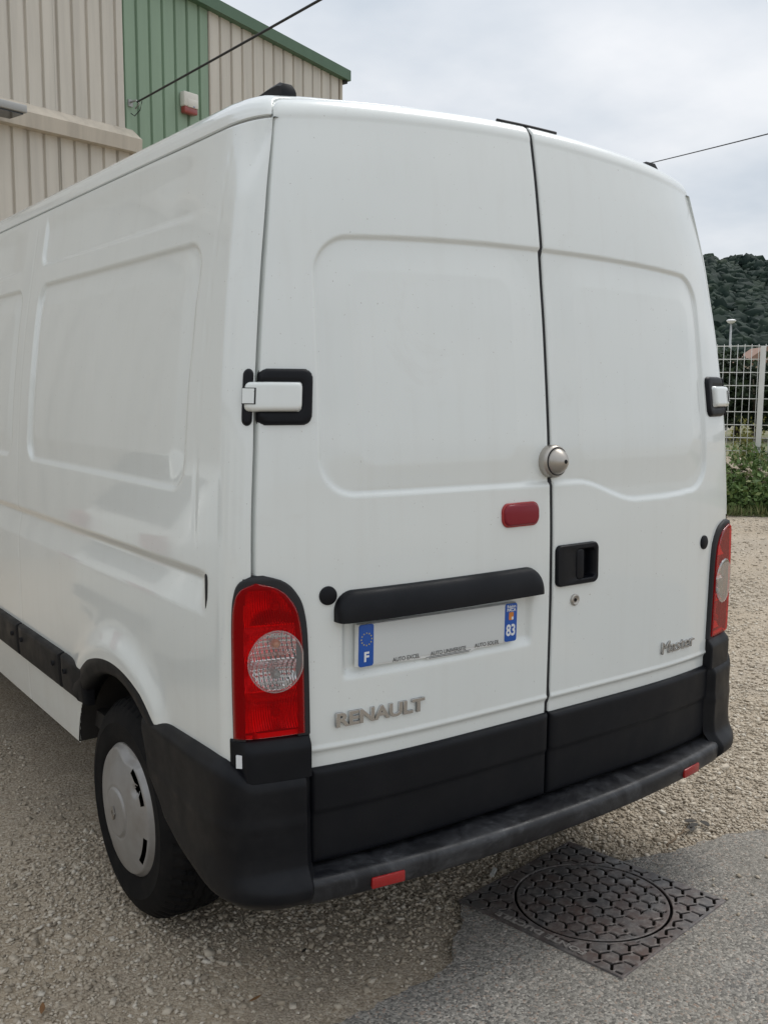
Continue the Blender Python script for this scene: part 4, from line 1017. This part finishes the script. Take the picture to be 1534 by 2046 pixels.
def wbox(name, s0, s1, h0, h1, d0_, d1_, mat, parent=WH, bev=0.0):
    bm = bmesh.new(); vs = {}
    for i, s in enumerate((s0, s1)):
        for j, h in enumerate((h0, h1)):
            for k, dd in enumerate((d0_, d1_)): vs[i, j, k] = bm.verts.new(WPT(s, h, dd))
    for f in (((0, 0, 0), (1, 0, 0), (1, 1, 0), (0, 1, 0)), ((0, 0, 1), (0, 1, 1), (1, 1, 1), (1, 0, 1)), ((0, 0, 0), (0, 1, 0), (0, 1, 1), (0, 0, 1)), ((1, 0, 0), (1, 0, 1), (1, 1, 1), (1, 1, 0)), ((0, 0, 0), (0, 0, 1), (1, 0, 1), (1, 0, 0)), ((0, 1, 0), (1, 1, 0), (1, 1, 1), (0, 1, 1))):
        bm.faces.new([vs[q_] for q_ in f])
    if bev: bmesh.ops.bevel(bm, geom=list(bm.edges), offset=bev, segments=2, profile=.5, affect='EDGES')
    return bmobj(name, bm, mat, parent, angle=R(35) if bev else None)
# ledge capping the lower wall
ld = [(-.17, 4.39), (-.18, 4.545), (-.15, 4.565), (.06, 4.725), (.06, 4.39)]
bm = bmesh.new(); A_ = [bm.verts.new(WPT(-9.6, h, dd)) for dd, h in ld]; B_ = [bm.verts.new(WPT(-.845, h, dd)) for dd, h in ld]
for k in range(5): bm.faces.new((A_[k], A_[(k+1) % 5], B_[(k+1) % 5], B_[k]))
bm.faces.new(A_); bm.faces.new(B_[::-1]); bmobj('ledge_flashing', bm, 'beige_flashing', WH)
wbox('return_wall', -.851, -.835, -.2, 4.385, -.052, .02, 'beige_flashing')
wbox('corner_flashing', 2.88, 2.93, -.2, roofline(2.9)-.02, -.012, 12, 'beige_flashing')
# green verge running down the roof edge
bm = bmesh.new(); vg = [(-.10, -.07), (-.10, .075), (.25, .11), (.25, -.07)]
rows = [[bm.verts.new(WPT(s, roofline(s)+h, dd)) for dd, h in vg] for s in (-4.5, 3.02)]
for k in range(4): bm.faces.new((rows[0][k], rows[0][(k+1) % 4], rows[1][(k+1) % 4], rows[1][k]))
bm.faces.new(rows[0]); bm.faces.new(rows[1][::-1]); bmobj('verge_flashing', bm, 'green_flashing', WH)
wbox('downpipe_head', 2.93, 3.0, roofline(2.95)-.11, roofline(2.95)-.04, -.05, .1, 'rubber_seal')
V = [WPT(-9.6, 7.42, 0), WPT(-4.5, roofline(-4.5)+.05, 0), WPT(3.0, roofline(3)+.06, .1), WPT(3.0, roofline(3)+.06, 12), WPT(-4.5, roofline(-4.5)+.05, 12), WPT(-9.6, 7.42, 12)]
meshobj('roof_sheeting', V, [[1, 2, 3, 4], [0, 1, 4, 5]], 'roof_sheet', WH, smooth=False)
wbox('back_wall', -9.6, 2.9, -.2, 5.5, 11.9, 12, 'beige_cladding'); wbox('end_wall', -9.62, -9.6, -.2, 6.9, -.3, 12, 'beige_cladding')
# lamp over the ledge at the left
sp_ = ray(5, 218); tS = ((WP0-CAM[:2])@N2-.45)/(sp_[:2]@N2); pS = CAM+tS*sp_; sS = float((pS[:2]-WP0)@E2)
fl = wbox('flood_light', sS-.34, sS+.18, pS[2]-.03, pS[2]+.05, -.62, -.30, 'galvanised', None, .01); tag(fl, 'flat grey flood light sticking out above the warehouse ledge', 'lamp')
wbox('lamp_glass', sS-.31, sS+.15, pS[2]-.045, pS[2]-.031, -.59, -.33, 'dark_glass', fl); wbox('lamp_bracket', sS-.12, sS-.04, pS[2]-.015, pS[2]+.03, -.30, .0, 'galvanised', fl)
# alarm siren
s0, s1, h0, h1 = -.128, .108, 5.030, 5.292
sir = wbox('alarm_siren', s0, s1, h0+.08, h1, -.095, .0, 'siren_white', None, .022); tag(sir, 'white alarm siren box with red lower lens on green cladding', 'alarm')
wbox('siren_lens', s0+.012, s1-.012, h0, h0+.092, -.088, .0, 'siren_red', sir, .02); wbox('siren_front', s0+.055, s1-.012, h0+.075, h1-.085, -.101, -.07, 'siren_white', sir, .01)
wbox('siren_mark', s0+.135, s0+.16, h0+.083, h0+.093, -.1035, -.10, 'print_blue', sir)
# cable from the wall anchor, passing over the van towards the camera side
aS, aH = -.875, 4.975; pa = Vector(WPT(aS, aH, -.14)); pb = Vector(at_dist(630, 0, 8.2)); dirv = (pb-pa); pe = pa+dirv*2.6
def sag(p, q_, k, n=40): return [p+(q_-p)*(i/n)+Vector((0, 0, -4*k*(i/n)*(1-i/n))) for i in range(n+1)]
cb_ = tube('overhead_cable', sag(pa, pe, .02), .0115, 'cable_black', n=7); tag(cb_, 'black overhead cable running up from a hook on green cladding', 'cable')
hk = tube('wall_hook', [Vector(WPT(aS, aH+.02, .02)), Vector(WPT(aS, aH+.02, -.12)), Vector(WPT(aS+.01, aH-.02, -.16)), Vector(WPT(aS+.0, aH-.07, -.10))], .012, 'galvanised', cb_, n=8)
wbox('anchor_plate', aS-.03, aS+.03, aH-.03, aH+.05, -.012, .008, 'galvanised', cb_); 
tube('tail_wire', [Vector(WPT(aS+.06, aH+.02, -.15)), Vector(WPT(aS+.05, aH-.08, -.12)), Vector(WPT(aS+.0, aH-.15, -.08)), Vector(WPT(aS-.03, aH-.12, -.05))], .006, 'cable_black', cb_, n=6)
p1 = Vector(at_dist(1534, 262, 20)); p2 = Vector(at_dist(1316, 318, 26)); dv = p2-p1
tag(tube('overhead_cable', sag(p1-dv*1.6, p2+dv*1.2, .05), .012, 'cable_black', n=6), 'thin dark overhead cable crossing the sky right of the van', 'cable')
# ------------------------------------------------------------------ beyond the yard
FD = np.array([.57, -.82]); FD = FD/np.hypot(*FD)          # direction of the fence line
FP = at_dist(1518, 800, 16.0)[:2]
FN = np.array([.82, .57])                                   # away from the camera
def gz1(x, y): return float(GZ(x, y))
def fline(t, dep=0.0): q_ = FP+FD*t+FN*dep; return q_
def quad_strip(name, t0, t1, d0_, d1_, dz, mat, n=12):
    P = np.array([[(*(FP+FD*t+FN*dd), float(GZ(0, (FP+FD*t+FN*dd)[1]))+dz) for dd in np.linspace(d0_, d1_, 6)] for t in np.linspace(t0, t1, n)])
    o = grid(name, P, mat); 
    if P[0, 0, 2] is not None: tag(o, kind='structure')
    return o
quad_strip('field', -70, 60, -1.9, 400, .006, 'dry_field', 40)
quad_strip('track', -70, 60, 13, 33, .012, 'pale_track', 40)
quad_strip('path', -70, 60, 2.5, 7.5, .012, 'pale_track', 40)
# welded mesh fence: posts 2.5 m apart, wires 200 x 100 mm
FENCE_H = 2.40
for bay, (t0, lab) in enumerate(((-5.0, 'white welded mesh fence bay behind the van, next to the corner post'), (-2.5, 'white welded mesh fence bay showing between the van and the white post'), (0.0, 'white welded mesh fence bay right of the white post'))):
    fb = empty('mesh_fence', (*fline(t0), -.1)); tag(fb, lab, 'fence', 'bays of the white mesh fence')
    for k in range(12):
        h = .10+.2*k+.0; a_, b_ = fline(t0+.04), fline(t0+2.46)
        tube('horizontal_wire', [(*a_, h-.0), (*b_, h)], .007, 'fence_white', fb, n=5)
    for k in range(25):
        q_ = fline(t0+.04+.1*k, -.008); tube('vertical_wire', [(*q_, .05), (*q_, 2.33)], .0055, 'fence_white', fb, n=4)
for t0, lab in ((-5.0, 'white square fence post hidden behind the van'), (-2.5, 'white square fence post just behind the right hinge'), (0.0, 'white square fence post at the right edge of the picture'), (2.5, 'white square fence post outside the right edge')):
    q_ = fline(t0); fp = box('fence_post', (0, 0, FENCE_H/2-.1), (.075, .075, FENCE_H), 'fence_white', M=Matrix.Translation((q_[0], q_[1], 0))@Matrix.Rotation(math.atan2(FD[1], FD[0]), 4, 'Z'), bev=.008)
    tag(fp, lab, 'fence post', 'posts of the white mesh fence')
# leaves
def leaves(C, S, up=.5, aspect=.5):
    n = len(C); a = rng.random(n)*2*np.pi; el = rng.normal(up, .5, n)
    d = np.stack([np.cos(a)*np.cos(el), np.sin(a)*np.cos(el), np.sin(el)], -1)
    s = np.cross(d, rng.normal(0, 1, (n, 3))); s /= np.linalg.norm(s, axis=1, keepdims=True)+1e-9; nn = np.cross(d, s)
    S = np.asarray(S)[:, None]
    V = np.stack([C, C+d*S*.5+s*S*aspect*.5+nn*S*.06, C+d*S, C+d*S*.5-s*S*aspect*.5+nn*S*.06], 1)
    return V.reshape(-1, 3), np.arange(4*n).reshape(n, 4)
def blob_pts(n, c, r, shell=.55):
    v = rng.normal(0, 1, (n, 3)); v /= np.linalg.norm(v, axis=1, keepdims=True); k = (shell+(1-shell)*rng.random(n))[:, None]
    bump_ = 1+.22*np.sin(v[:, :1]*5+c[0]*3)*np.cos(v[:, 1:2]*6+c[1])+.15*np.sin(v[:, 2:]*9+c[1]*2)
    return np.array(c)+v*k*np.array(r)*bump_
def weed(name, px, D, h, w, n, label, mat='weed_leaf', ls=(.05, .13), cat='weed', group='weeds along the fence', py=970):
    b0 = at_dist(px, py, D); z0 = gz1(b0[0], b0[1]); root = empty(name, (b0[0], b0[1], z0)); tag(root, label, cat, group)
    C = []; ns = 9
    for k in range(ns):
        a = rng.random()*6.28; rr_ = w*.5*rng.random()**.6; top = np.array([b0[0]+rr_*math.cos(a), b0[1]+rr_*math.sin(a), z0+h*rng.uniform(.55, 1.0)])
        base_ = np.array([b0[0]+.35*rr_*math.cos(a), b0[1]+.35*rr_*math.sin(a), z0])
        tube('stem', [tuple(base_+(top-base_)*t) for t in (0, .35, .7, 1)], .008, 'weed_leaf', root, n=4, taper=.003)
        m = n//ns; t = rng.random(m)**.8; spread = (.05+.22*w*(1-t*.6))[:, None]
        C.append(base_+(top-base_)*t[:, None]+rng.normal(0, 1, (m, 3))*spread*np.array([1, 1, .6]))
    C = np.concatenate(C); C[:, 2] = np.maximum(C[:, 2], z0+.02)
    S = rng.uniform(*ls, len(C)); V, F = leaves(C, S); t = np.clip(rng.normal(.5, .24, len(C))+(C[:, 2]-z0)/h*.18-.1, 0, 1)
    meshobj('foliage', V, F, mat, root, smooth=False, tone=np.repeat(t, 4))
weed('bramble', 1452, 15.0, .30, 1.3, 1500, 'low leafy bramble clump against the van edge below the fence')
weed('bramble', 1495, 15.0, .46, 1.5, 2000, 'broad light green bramble clump in the middle of the weedy bank')
weed('bramble', 1545, 15.1, .50, 1.6, 2000, 'bramble clump at the right edge beneath the fence post')
weed('nettle', 1470, 15.7, .95, .8, 700, 'tall thin nettle stems in front of the fence next to the pallets', ls=(.04, .10))
weed('nettle', 1512, 15.8, .72, 1.1, 1300, 'dense nettles covering the foot of the white fence post', ls=(.04, .10))
weed('nettle', 1550, 15.9, .80, 1.2, 1000, 'nettles rising at the far right edge by the fence', ls=(.04, .10))
weed('bramble', 1380, 15.4, .6, 1.6, 900, 'bramble clump mostly hidden behind the van')
weed('yellow_shrub', 1497, 24, 1.15, .7, 420, 'small yellow green shrub seen through the fence mesh', 'yellow_shrub_leaf', (.06, .12), 'shrub', 'shrubs in the field', 860)
# grass fringe where gravel meets the bank
n = 9000; t = rng.uniform(-6, 5, n); dd = -1.9+1.9*rng.random(n)**1.6+.15*np.sin(t*3); q_ = FP+FD*t[:, None]+FN*dd[:, None]
C = np.stack([q_[:, 0], q_[:, 1], GZ(0, q_[:, 1])], -1); V, F = leaves(C, rng.uniform(.07, .20, n), up=1.15, aspect=.12)
tag(meshobj('grass', V, F, 'grass_blade', smooth=False, tone=np.repeat(np.clip(rng.normal(.5, .25, n), 0, 1), 4)), 'rough grass fringe between the gravel and the fence', 'grass', kind='stuff')
n = 5000; t = rng.uniform(-14, 10, n); dd = rng.uniform(.3, 2.5, n); dd = np.where(rng.random(n) < .55, rng.uniform(7.6, 13, n), dd); q_ = FP+FD*t[:, None]*1.6+FN*dd[:, None]
C = np.stack([q_[:, 0], q_[:, 1], GZ(0, q_[:, 1])], -1); V, F = leaves(C, rng.uniform(.12, .34, n), up=1.1, aspect=.22)
tag(meshobj('meadow_grass', V, F, 'grass_blade', smooth=False, tone=np.repeat(np.clip(rng.normal(.6, .25, n), 0, 1), 4)), 'dry tall grass in the field behind the mesh fence', 'grass', kind='stuff')
# pallets
def pallet(name, loc, rot, label):
    root = empty(name, loc); tag(root, label, 'pallet', 'wooden pallets by the fence')
    M = Matrix.Translation(loc)@Euler(rot).to_matrix().to_4x4()
    for k in range(5): box('deck_board', (0, -.5+.25*k*.98, .13), (1.2, .12, .022), 'pallet_wood', root, M=M, bev=.003)
    for k in (-1, 0, 1):
        box('stringer', (.55*k, 0, .065), (.09, 1.08, .10), 'pallet_wood', root, M=M, bev=.003)
    for k in (-1, 1): box('base_board', (0, .46*k, .003), (1.2, .10, .02), 'pallet_wood', root, M=M, bev=.003)
pb_ = at_dist(1448, 925, 15.6)
zb_ = gz1(pb_[0], pb_[1])
pallet('wooden_pallet', (pb_[0], pb_[1], zb_+.02), (0, 0, .4), 'bottom pale wooden pallet of the pile beside the van')
pallet('wooden_pallet', (pb_[0]+.05, pb_[1], zb_+.185), (0, 0, .55), 'second pale wooden pallet lying flat in the pile')
pallet('wooden_pallet', (pb_[0]+.10, pb_[1]+.05, zb_+.34), (.0, .0, .3), 'third pale wooden pallet lying flat in the pile')
pallet('wooden_pallet', (pb_[0]+.02, pb_[1]+.02, zb_+.53), (.20, -.12, .8), 'top wooden pallet tilted across the pile')
# street lamp
lp = at_dist(1460, 640, 45); lr = empty('street_lamp', (lp[0], lp[1], 0)); tag(lr, 'slender grey street lamp with white head standing before the hill', 'street lamp')
tube('lamp_column', [(lp[0], lp[1], -.15), (lp[0], lp[1], lp[2]-.05)], .065, 'lamp_grey', lr, n=10, taper=.04)
lathe('lamp_head', [(0, .05), (.12, .045), (.20, 0), (.20, -.03), (.14, -.10), (.05, -.14), (0, -.14)], 'lamp_white', lr, M=Matrix.Translation((lp[0], lp[1], lp[2]))@Matrix.Rotation(R(90), 4, 'X'), n=20)
# dark trees behind the fence
for k, (px, D, h, w, lab) in enumerate(((1432, 36, 3.1, 3.4, 'dark bushy tree close against the van edge behind the fence'), (1470, 38, 3.0, 3.2, 'dark low tree left of the street lamp column'), (1506, 36, 2.8, 3.2, 'dark dense tree behind the fence between lamp and post'), (1545, 37, 2.9, 3.4, 'dark tree at the right edge behind the fence post'), (1390, 37, 3.2, 3.4, 'dark tree hidden behind the van'))):
    b0 = at_dist(px, 850, D); z0 = gz1(b0[0], b0[1]); tr = empty('hedge_tree', (b0[0], b0[1], z0)); tag(tr, lab, 'tree', 'dark trees behind the fence')
    tube('trunk', [(b0[0], b0[1], z0-.1), (b0[0]+.05, b0[1], z0+.6), (b0[0], b0[1]+.05, z0+1.3)], .14, 'tree_bark', tr, n=8, taper=.06)
    for q_ in range(4):
        a = q_*1.6+k; tube('limb', [(b0[0], b0[1], z0+.7), (b0[0]+.5*math.cos(a), b0[1]+.5*math.sin(a), z0+1.4), (b0[0]+.9*math.cos(a), b0[1]+.9*math.sin(a), z0+2.1)], .06, 'tree_bark', tr, n=6, taper=.02)
    C = []
    for q_ in range(16):
        a = rng.random()*6.28; rr_ = rng.random()**.5*w*.42; zc_ = z0+h*rng.uniform(.25, .86); C.append(blob_pts(130, (b0[0]+rr_*math.cos(a), b0[1]+rr_*math.sin(a), zc_), (.62, .62, .42), .5))
    C = np.concatenate(C); V, F = leaves(C, rng.uniform(.14, .30, len(C)), up=.2, aspect=.65); t = np.clip(rng.normal(.42, .25, len(C)), 0, 1)
    meshobj('crown', V, F, 'dark_tree_leaf', tr, smooth=False, tone=np.repeat(t, 4))
# a house roof beyond the trees
hb = at_dist(1512, 760, 64); hs_ = empty('house', (hb[0], hb[1], -.1)); tag(hs_, 'far house with pinkish tiled roof above the dark trees', 'house')
Mh2 = Matrix.Translation((hb[0], hb[1], -.1))@Matrix.Rotation(R(-40), 4, 'Z')
box('wall', (0, 0, 1.65), (2.6, 2.8, 3.3), 'house_wall', hs_, M=Mh2)
bm = bmesh.new(); A_ = [bm.verts.new((x, y, z)) for x, y, z in ((-1.5, -1.6, 3.3), (1.5, -1.6, 3.3), (0, -1.6, 4.35), (-1.5, 1.6, 3.3), (1.5, 1.6, 3.3), (0, 1.6, 4.35))]
for f in ((0, 1, 2), (3, 5, 4), (0, 2, 5, 3), (1, 4, 5, 2), (0, 3, 4, 1)): bm.faces.new([A_[i] for i in f])
bm.transform(Mh2); bmobj('roof', bm, 'house_roof', hs_)
# wooded hill
az = np.radians(np.linspace(20, 100, 161)); di = np.concatenate([np.linspace(230, 620, 60), np.linspace(640, 1100, 12)])
def hill_h(a, d):
    deg = np.degrees(a); ridge = np.interp(deg, [20, 30, 42, 50, 54.2, 57.6, 62, 70, 80, 100], [0, 40, 86, 80, 73, 62.5, 47, 28, 15, 8])
    up = sstep(235, 600, d)**.8; dn = 1-sstep(640, 1100, d)*.8
    wob = 1+.05*np.sin(a*60+d*.02)+.04*np.sin(a*140+d*.05)
    return ridge*up*dn*wob-.5
Ag, Dg = np.meshgrid(az, di, indexing='ij')
P = np.stack([CAM[0]+np.sin(Ag)*Dg, CAM[1]+np.cos(Ag)*Dg, hill_h(Ag, Dg)], -1)
tag(grid('hill', P, 'hill_soil', flip=True), kind='structure')
ICO = bmesh.new(); bmesh.ops.create_icosphere(ICO, subdivisions=2, radius=1); ICO.verts.ensure_lookup_table()
IV = np.array([v.co[:] for v in ICO.verts]); IF = np.array([[v.index for v in f.verts] for f in ICO.faces]); ICO.free()
n = 11500; a = np.radians(rng.uniform(44, 66, n)); d_ = rng.uniform(238, 640, n); sz = rng.uniform(1.6, 3.6, n)*(.5+.8*rng.random(n))
C = np.stack([CAM[0]+np.sin(a)*d_, CAM[1]+np.cos(a)*d_, hill_h(a, d_)+sz*.05], -1)
V = (IV[None]*(1+rng.uniform(-.42, .42, (n, len(IV), 1))))*sz[:, None, None]*np.array([1, 1, .85])+C[:, None]
F = (IF[None]+(np.arange(n)*len(IV))[:, None, None]).reshape(-1, 3)
t = np.clip((rng.normal(.42, .16, n)+.16*np.sin(a*90+d_*.03)+.12*np.sin(a*230-d_*.07))[:, None]+rng.normal(0, .10, (n, len(IV))), 0, 1)
tag(meshobj('forest', V.reshape(-1, 3), F, 'hill_forest_leaf', smooth=True, tone=t.ravel()), 'dense dark green wood covering the distant hillside', 'forest', kind='stuff')
# ------------------------------------------------------------------ what the van side mirrors: a white car parked tail-on and the hall across the yard
CAR = empty('parked_car', (-3.9, 3.72, -.09)); tag(CAR, 'white hatchback parked tail-on to the van, seen mirrored in its side', 'car')
st = [(0.0, .30, .60, .62, .66, .66), (.03, .24, .66, .70, .72, .70), (.10, .20, .80, .86, .95, .73), (.16, .20, .82, .96, 1.02, .70), (.40, .20, .83, .98, 1.36, .60), (.62, .20, .84, .98, 1.46, .585), (1.2, .20, .84, .97, 1.51, .59), (1.9, .20, .84, .95, 1.50, .585), (2.3, .20, .84, .93, 1.42, .58), (2.85, .20, .83, .90, 1.00, .66), (3.4, .22, .81, .80, .86, .66), (3.7, .26, .76, .68, .72, .62), (3.78, .32, .66, .56, .58, .58)]
def ringc(zs, hw, zb, zr, rw):
    h = [(hw*.90, zs), (hw, zs+.12), (hw, (zs+zb)/2), (hw*.985, zb-.04), (hw*.965, zb), (rw+(hw*.95-rw)*.45, zb+(zr-zb)*.55), (rw, zr-.05), (rw*.86, zr-.012), (rw*.5, zr), (0, zr+.006)]
    return h+[(-x, z) for x, z in h[::-1][1:]]
def cpt(l_, w_, z_): return (-2.02-l_, 3.72+w_, z_-.09)
xs_l = np.array([q_[0] for q_ in st]); li = np.unique(np.concatenate([xs_l, np.linspace(0, 3.78, 70)])); cols = [pchip(xs_l, [q_[k] for q_ in st]) for k in range(1, 6)]
P = np.array([[cpt(l_, w_, z_) for w_, z_ in ringc(*[float(f(l_)) for f in cols])] for l_ in li])
grid('car_body', P, 'white_paint', CAR)
for l_ in (0.0, 3.78):
    rg = ringc(*[float(f(l_)) for f in cols]); meshobj('end_panel', [cpt(l_, w_, z_) for w_, z_ in rg], [list(range(len(rg)))], 'white_paint', CAR, smooth=False)
def patch(name, mat, c, off=.006, parent=CAR):
    """quad patch on the car given four corners (l, w, z), lifted outward"""
    a_, b_, c_, d_ = [Vector(cpt(*q_)) for q_ in c]; n_ = (b_-a_).cross(d_-a_).normalized()*off
    V = [v+n_ for v in (a_, b_, c_, d_)]+[v-n_*1.5 for v in (a_, b_, c_, d_)]
    return meshobj(name, [tuple(v) for v in V], [[0, 1, 2, 3], [4, 7, 6, 5], [0, 4, 5, 1], [1, 5, 6, 2], [2, 6, 7, 3], [3, 7, 4, 0]], mat, parent, smooth=False)
patch('rear_window', 'dark_glass', ((.155, .58, 1.04), (.155, -.58, 1.04), (.42, -.50, 1.37), (.42, .50, 1.37)), .02)
for sg in (-1, 1):
    patch('rear_lamp', 'red_reflector', ((.055, sg*.72, .98), (.045, sg*.52, .96), (.01, sg*.56, .70), (.03, sg*.72, .70)), .03)
    patch('side_window', 'dark_glass', ((.75, sg*.80, 1.02), (1.65, sg*.80, 1.02), (1.65, sg*.63, 1.42), (.85, sg*.63, 1.42)), .02); patch('side_window', 'dark_glass', ((1.72, sg*.80, 1.02), (2.45, sg*.80, 1.0), (2.2, sg*.64, 1.36), (1.72, sg*.63, 1.42)), .02)
patch('car_plate', 'plate_white', ((-.004, .26, .72), (-.004, -.26, .72), (-.008, -.26, .61), (-.008, .26, .61)), .012)
patch('bumper_strip', 'black_plastic', ((-.006, .62, .44), (-.006, -.62, .44), (-.006, -.62, .36), (-.006, .62, .36)), .012)
patch('windscreen', 'dark_glass', ((2.82, -.62, 1.02), (2.82, .62, 1.02), (2.36, .54, 1.40), (2.36, -.54, 1.40)), .02)
for l_ in (.62, 3.05):
    for sg in (-1, 1):
        lathe('car_wheel', [(0, .0), (.17, .0), (.18, -.012), (.2, -.015), (.27, -.015), (.29, .0), (.295, .03), (.295, .15), (.2, .17)], 'tyre_rubber', CAR, M=Matrix.Translation((-2.02-l_, 3.72+sg*.845, .205))@Matrix.Rotation(R(0 if sg < 0 else 180), 4, 'Z'), n=32)
HL = empty('opposite_hall', (-15, 4, -.1)); tag(HL, 'long grey industrial hall across the yard, left of the picture', 'building')
for k in range(20): box('wall_panel', (-15+.004*(k % 2), -13+1.8*k, 1.75), (.12, 1.81, 3.9), 'hall_panel', HL)
for k in range(4): box('roller_door', (-14.91, -9+7.5*k, 1.5), (.06, 3.4, 3.2), 'galvanised', HL)
box('hall_roof', (-18.5, 4.1, 3.8), (7.4, 36.4, .25), 'roof_sheet', HL); box('hall_core', (-18.5, 4.1, 1.75), (6.8, 35.8, 3.8), 'beige_flashing', HL)
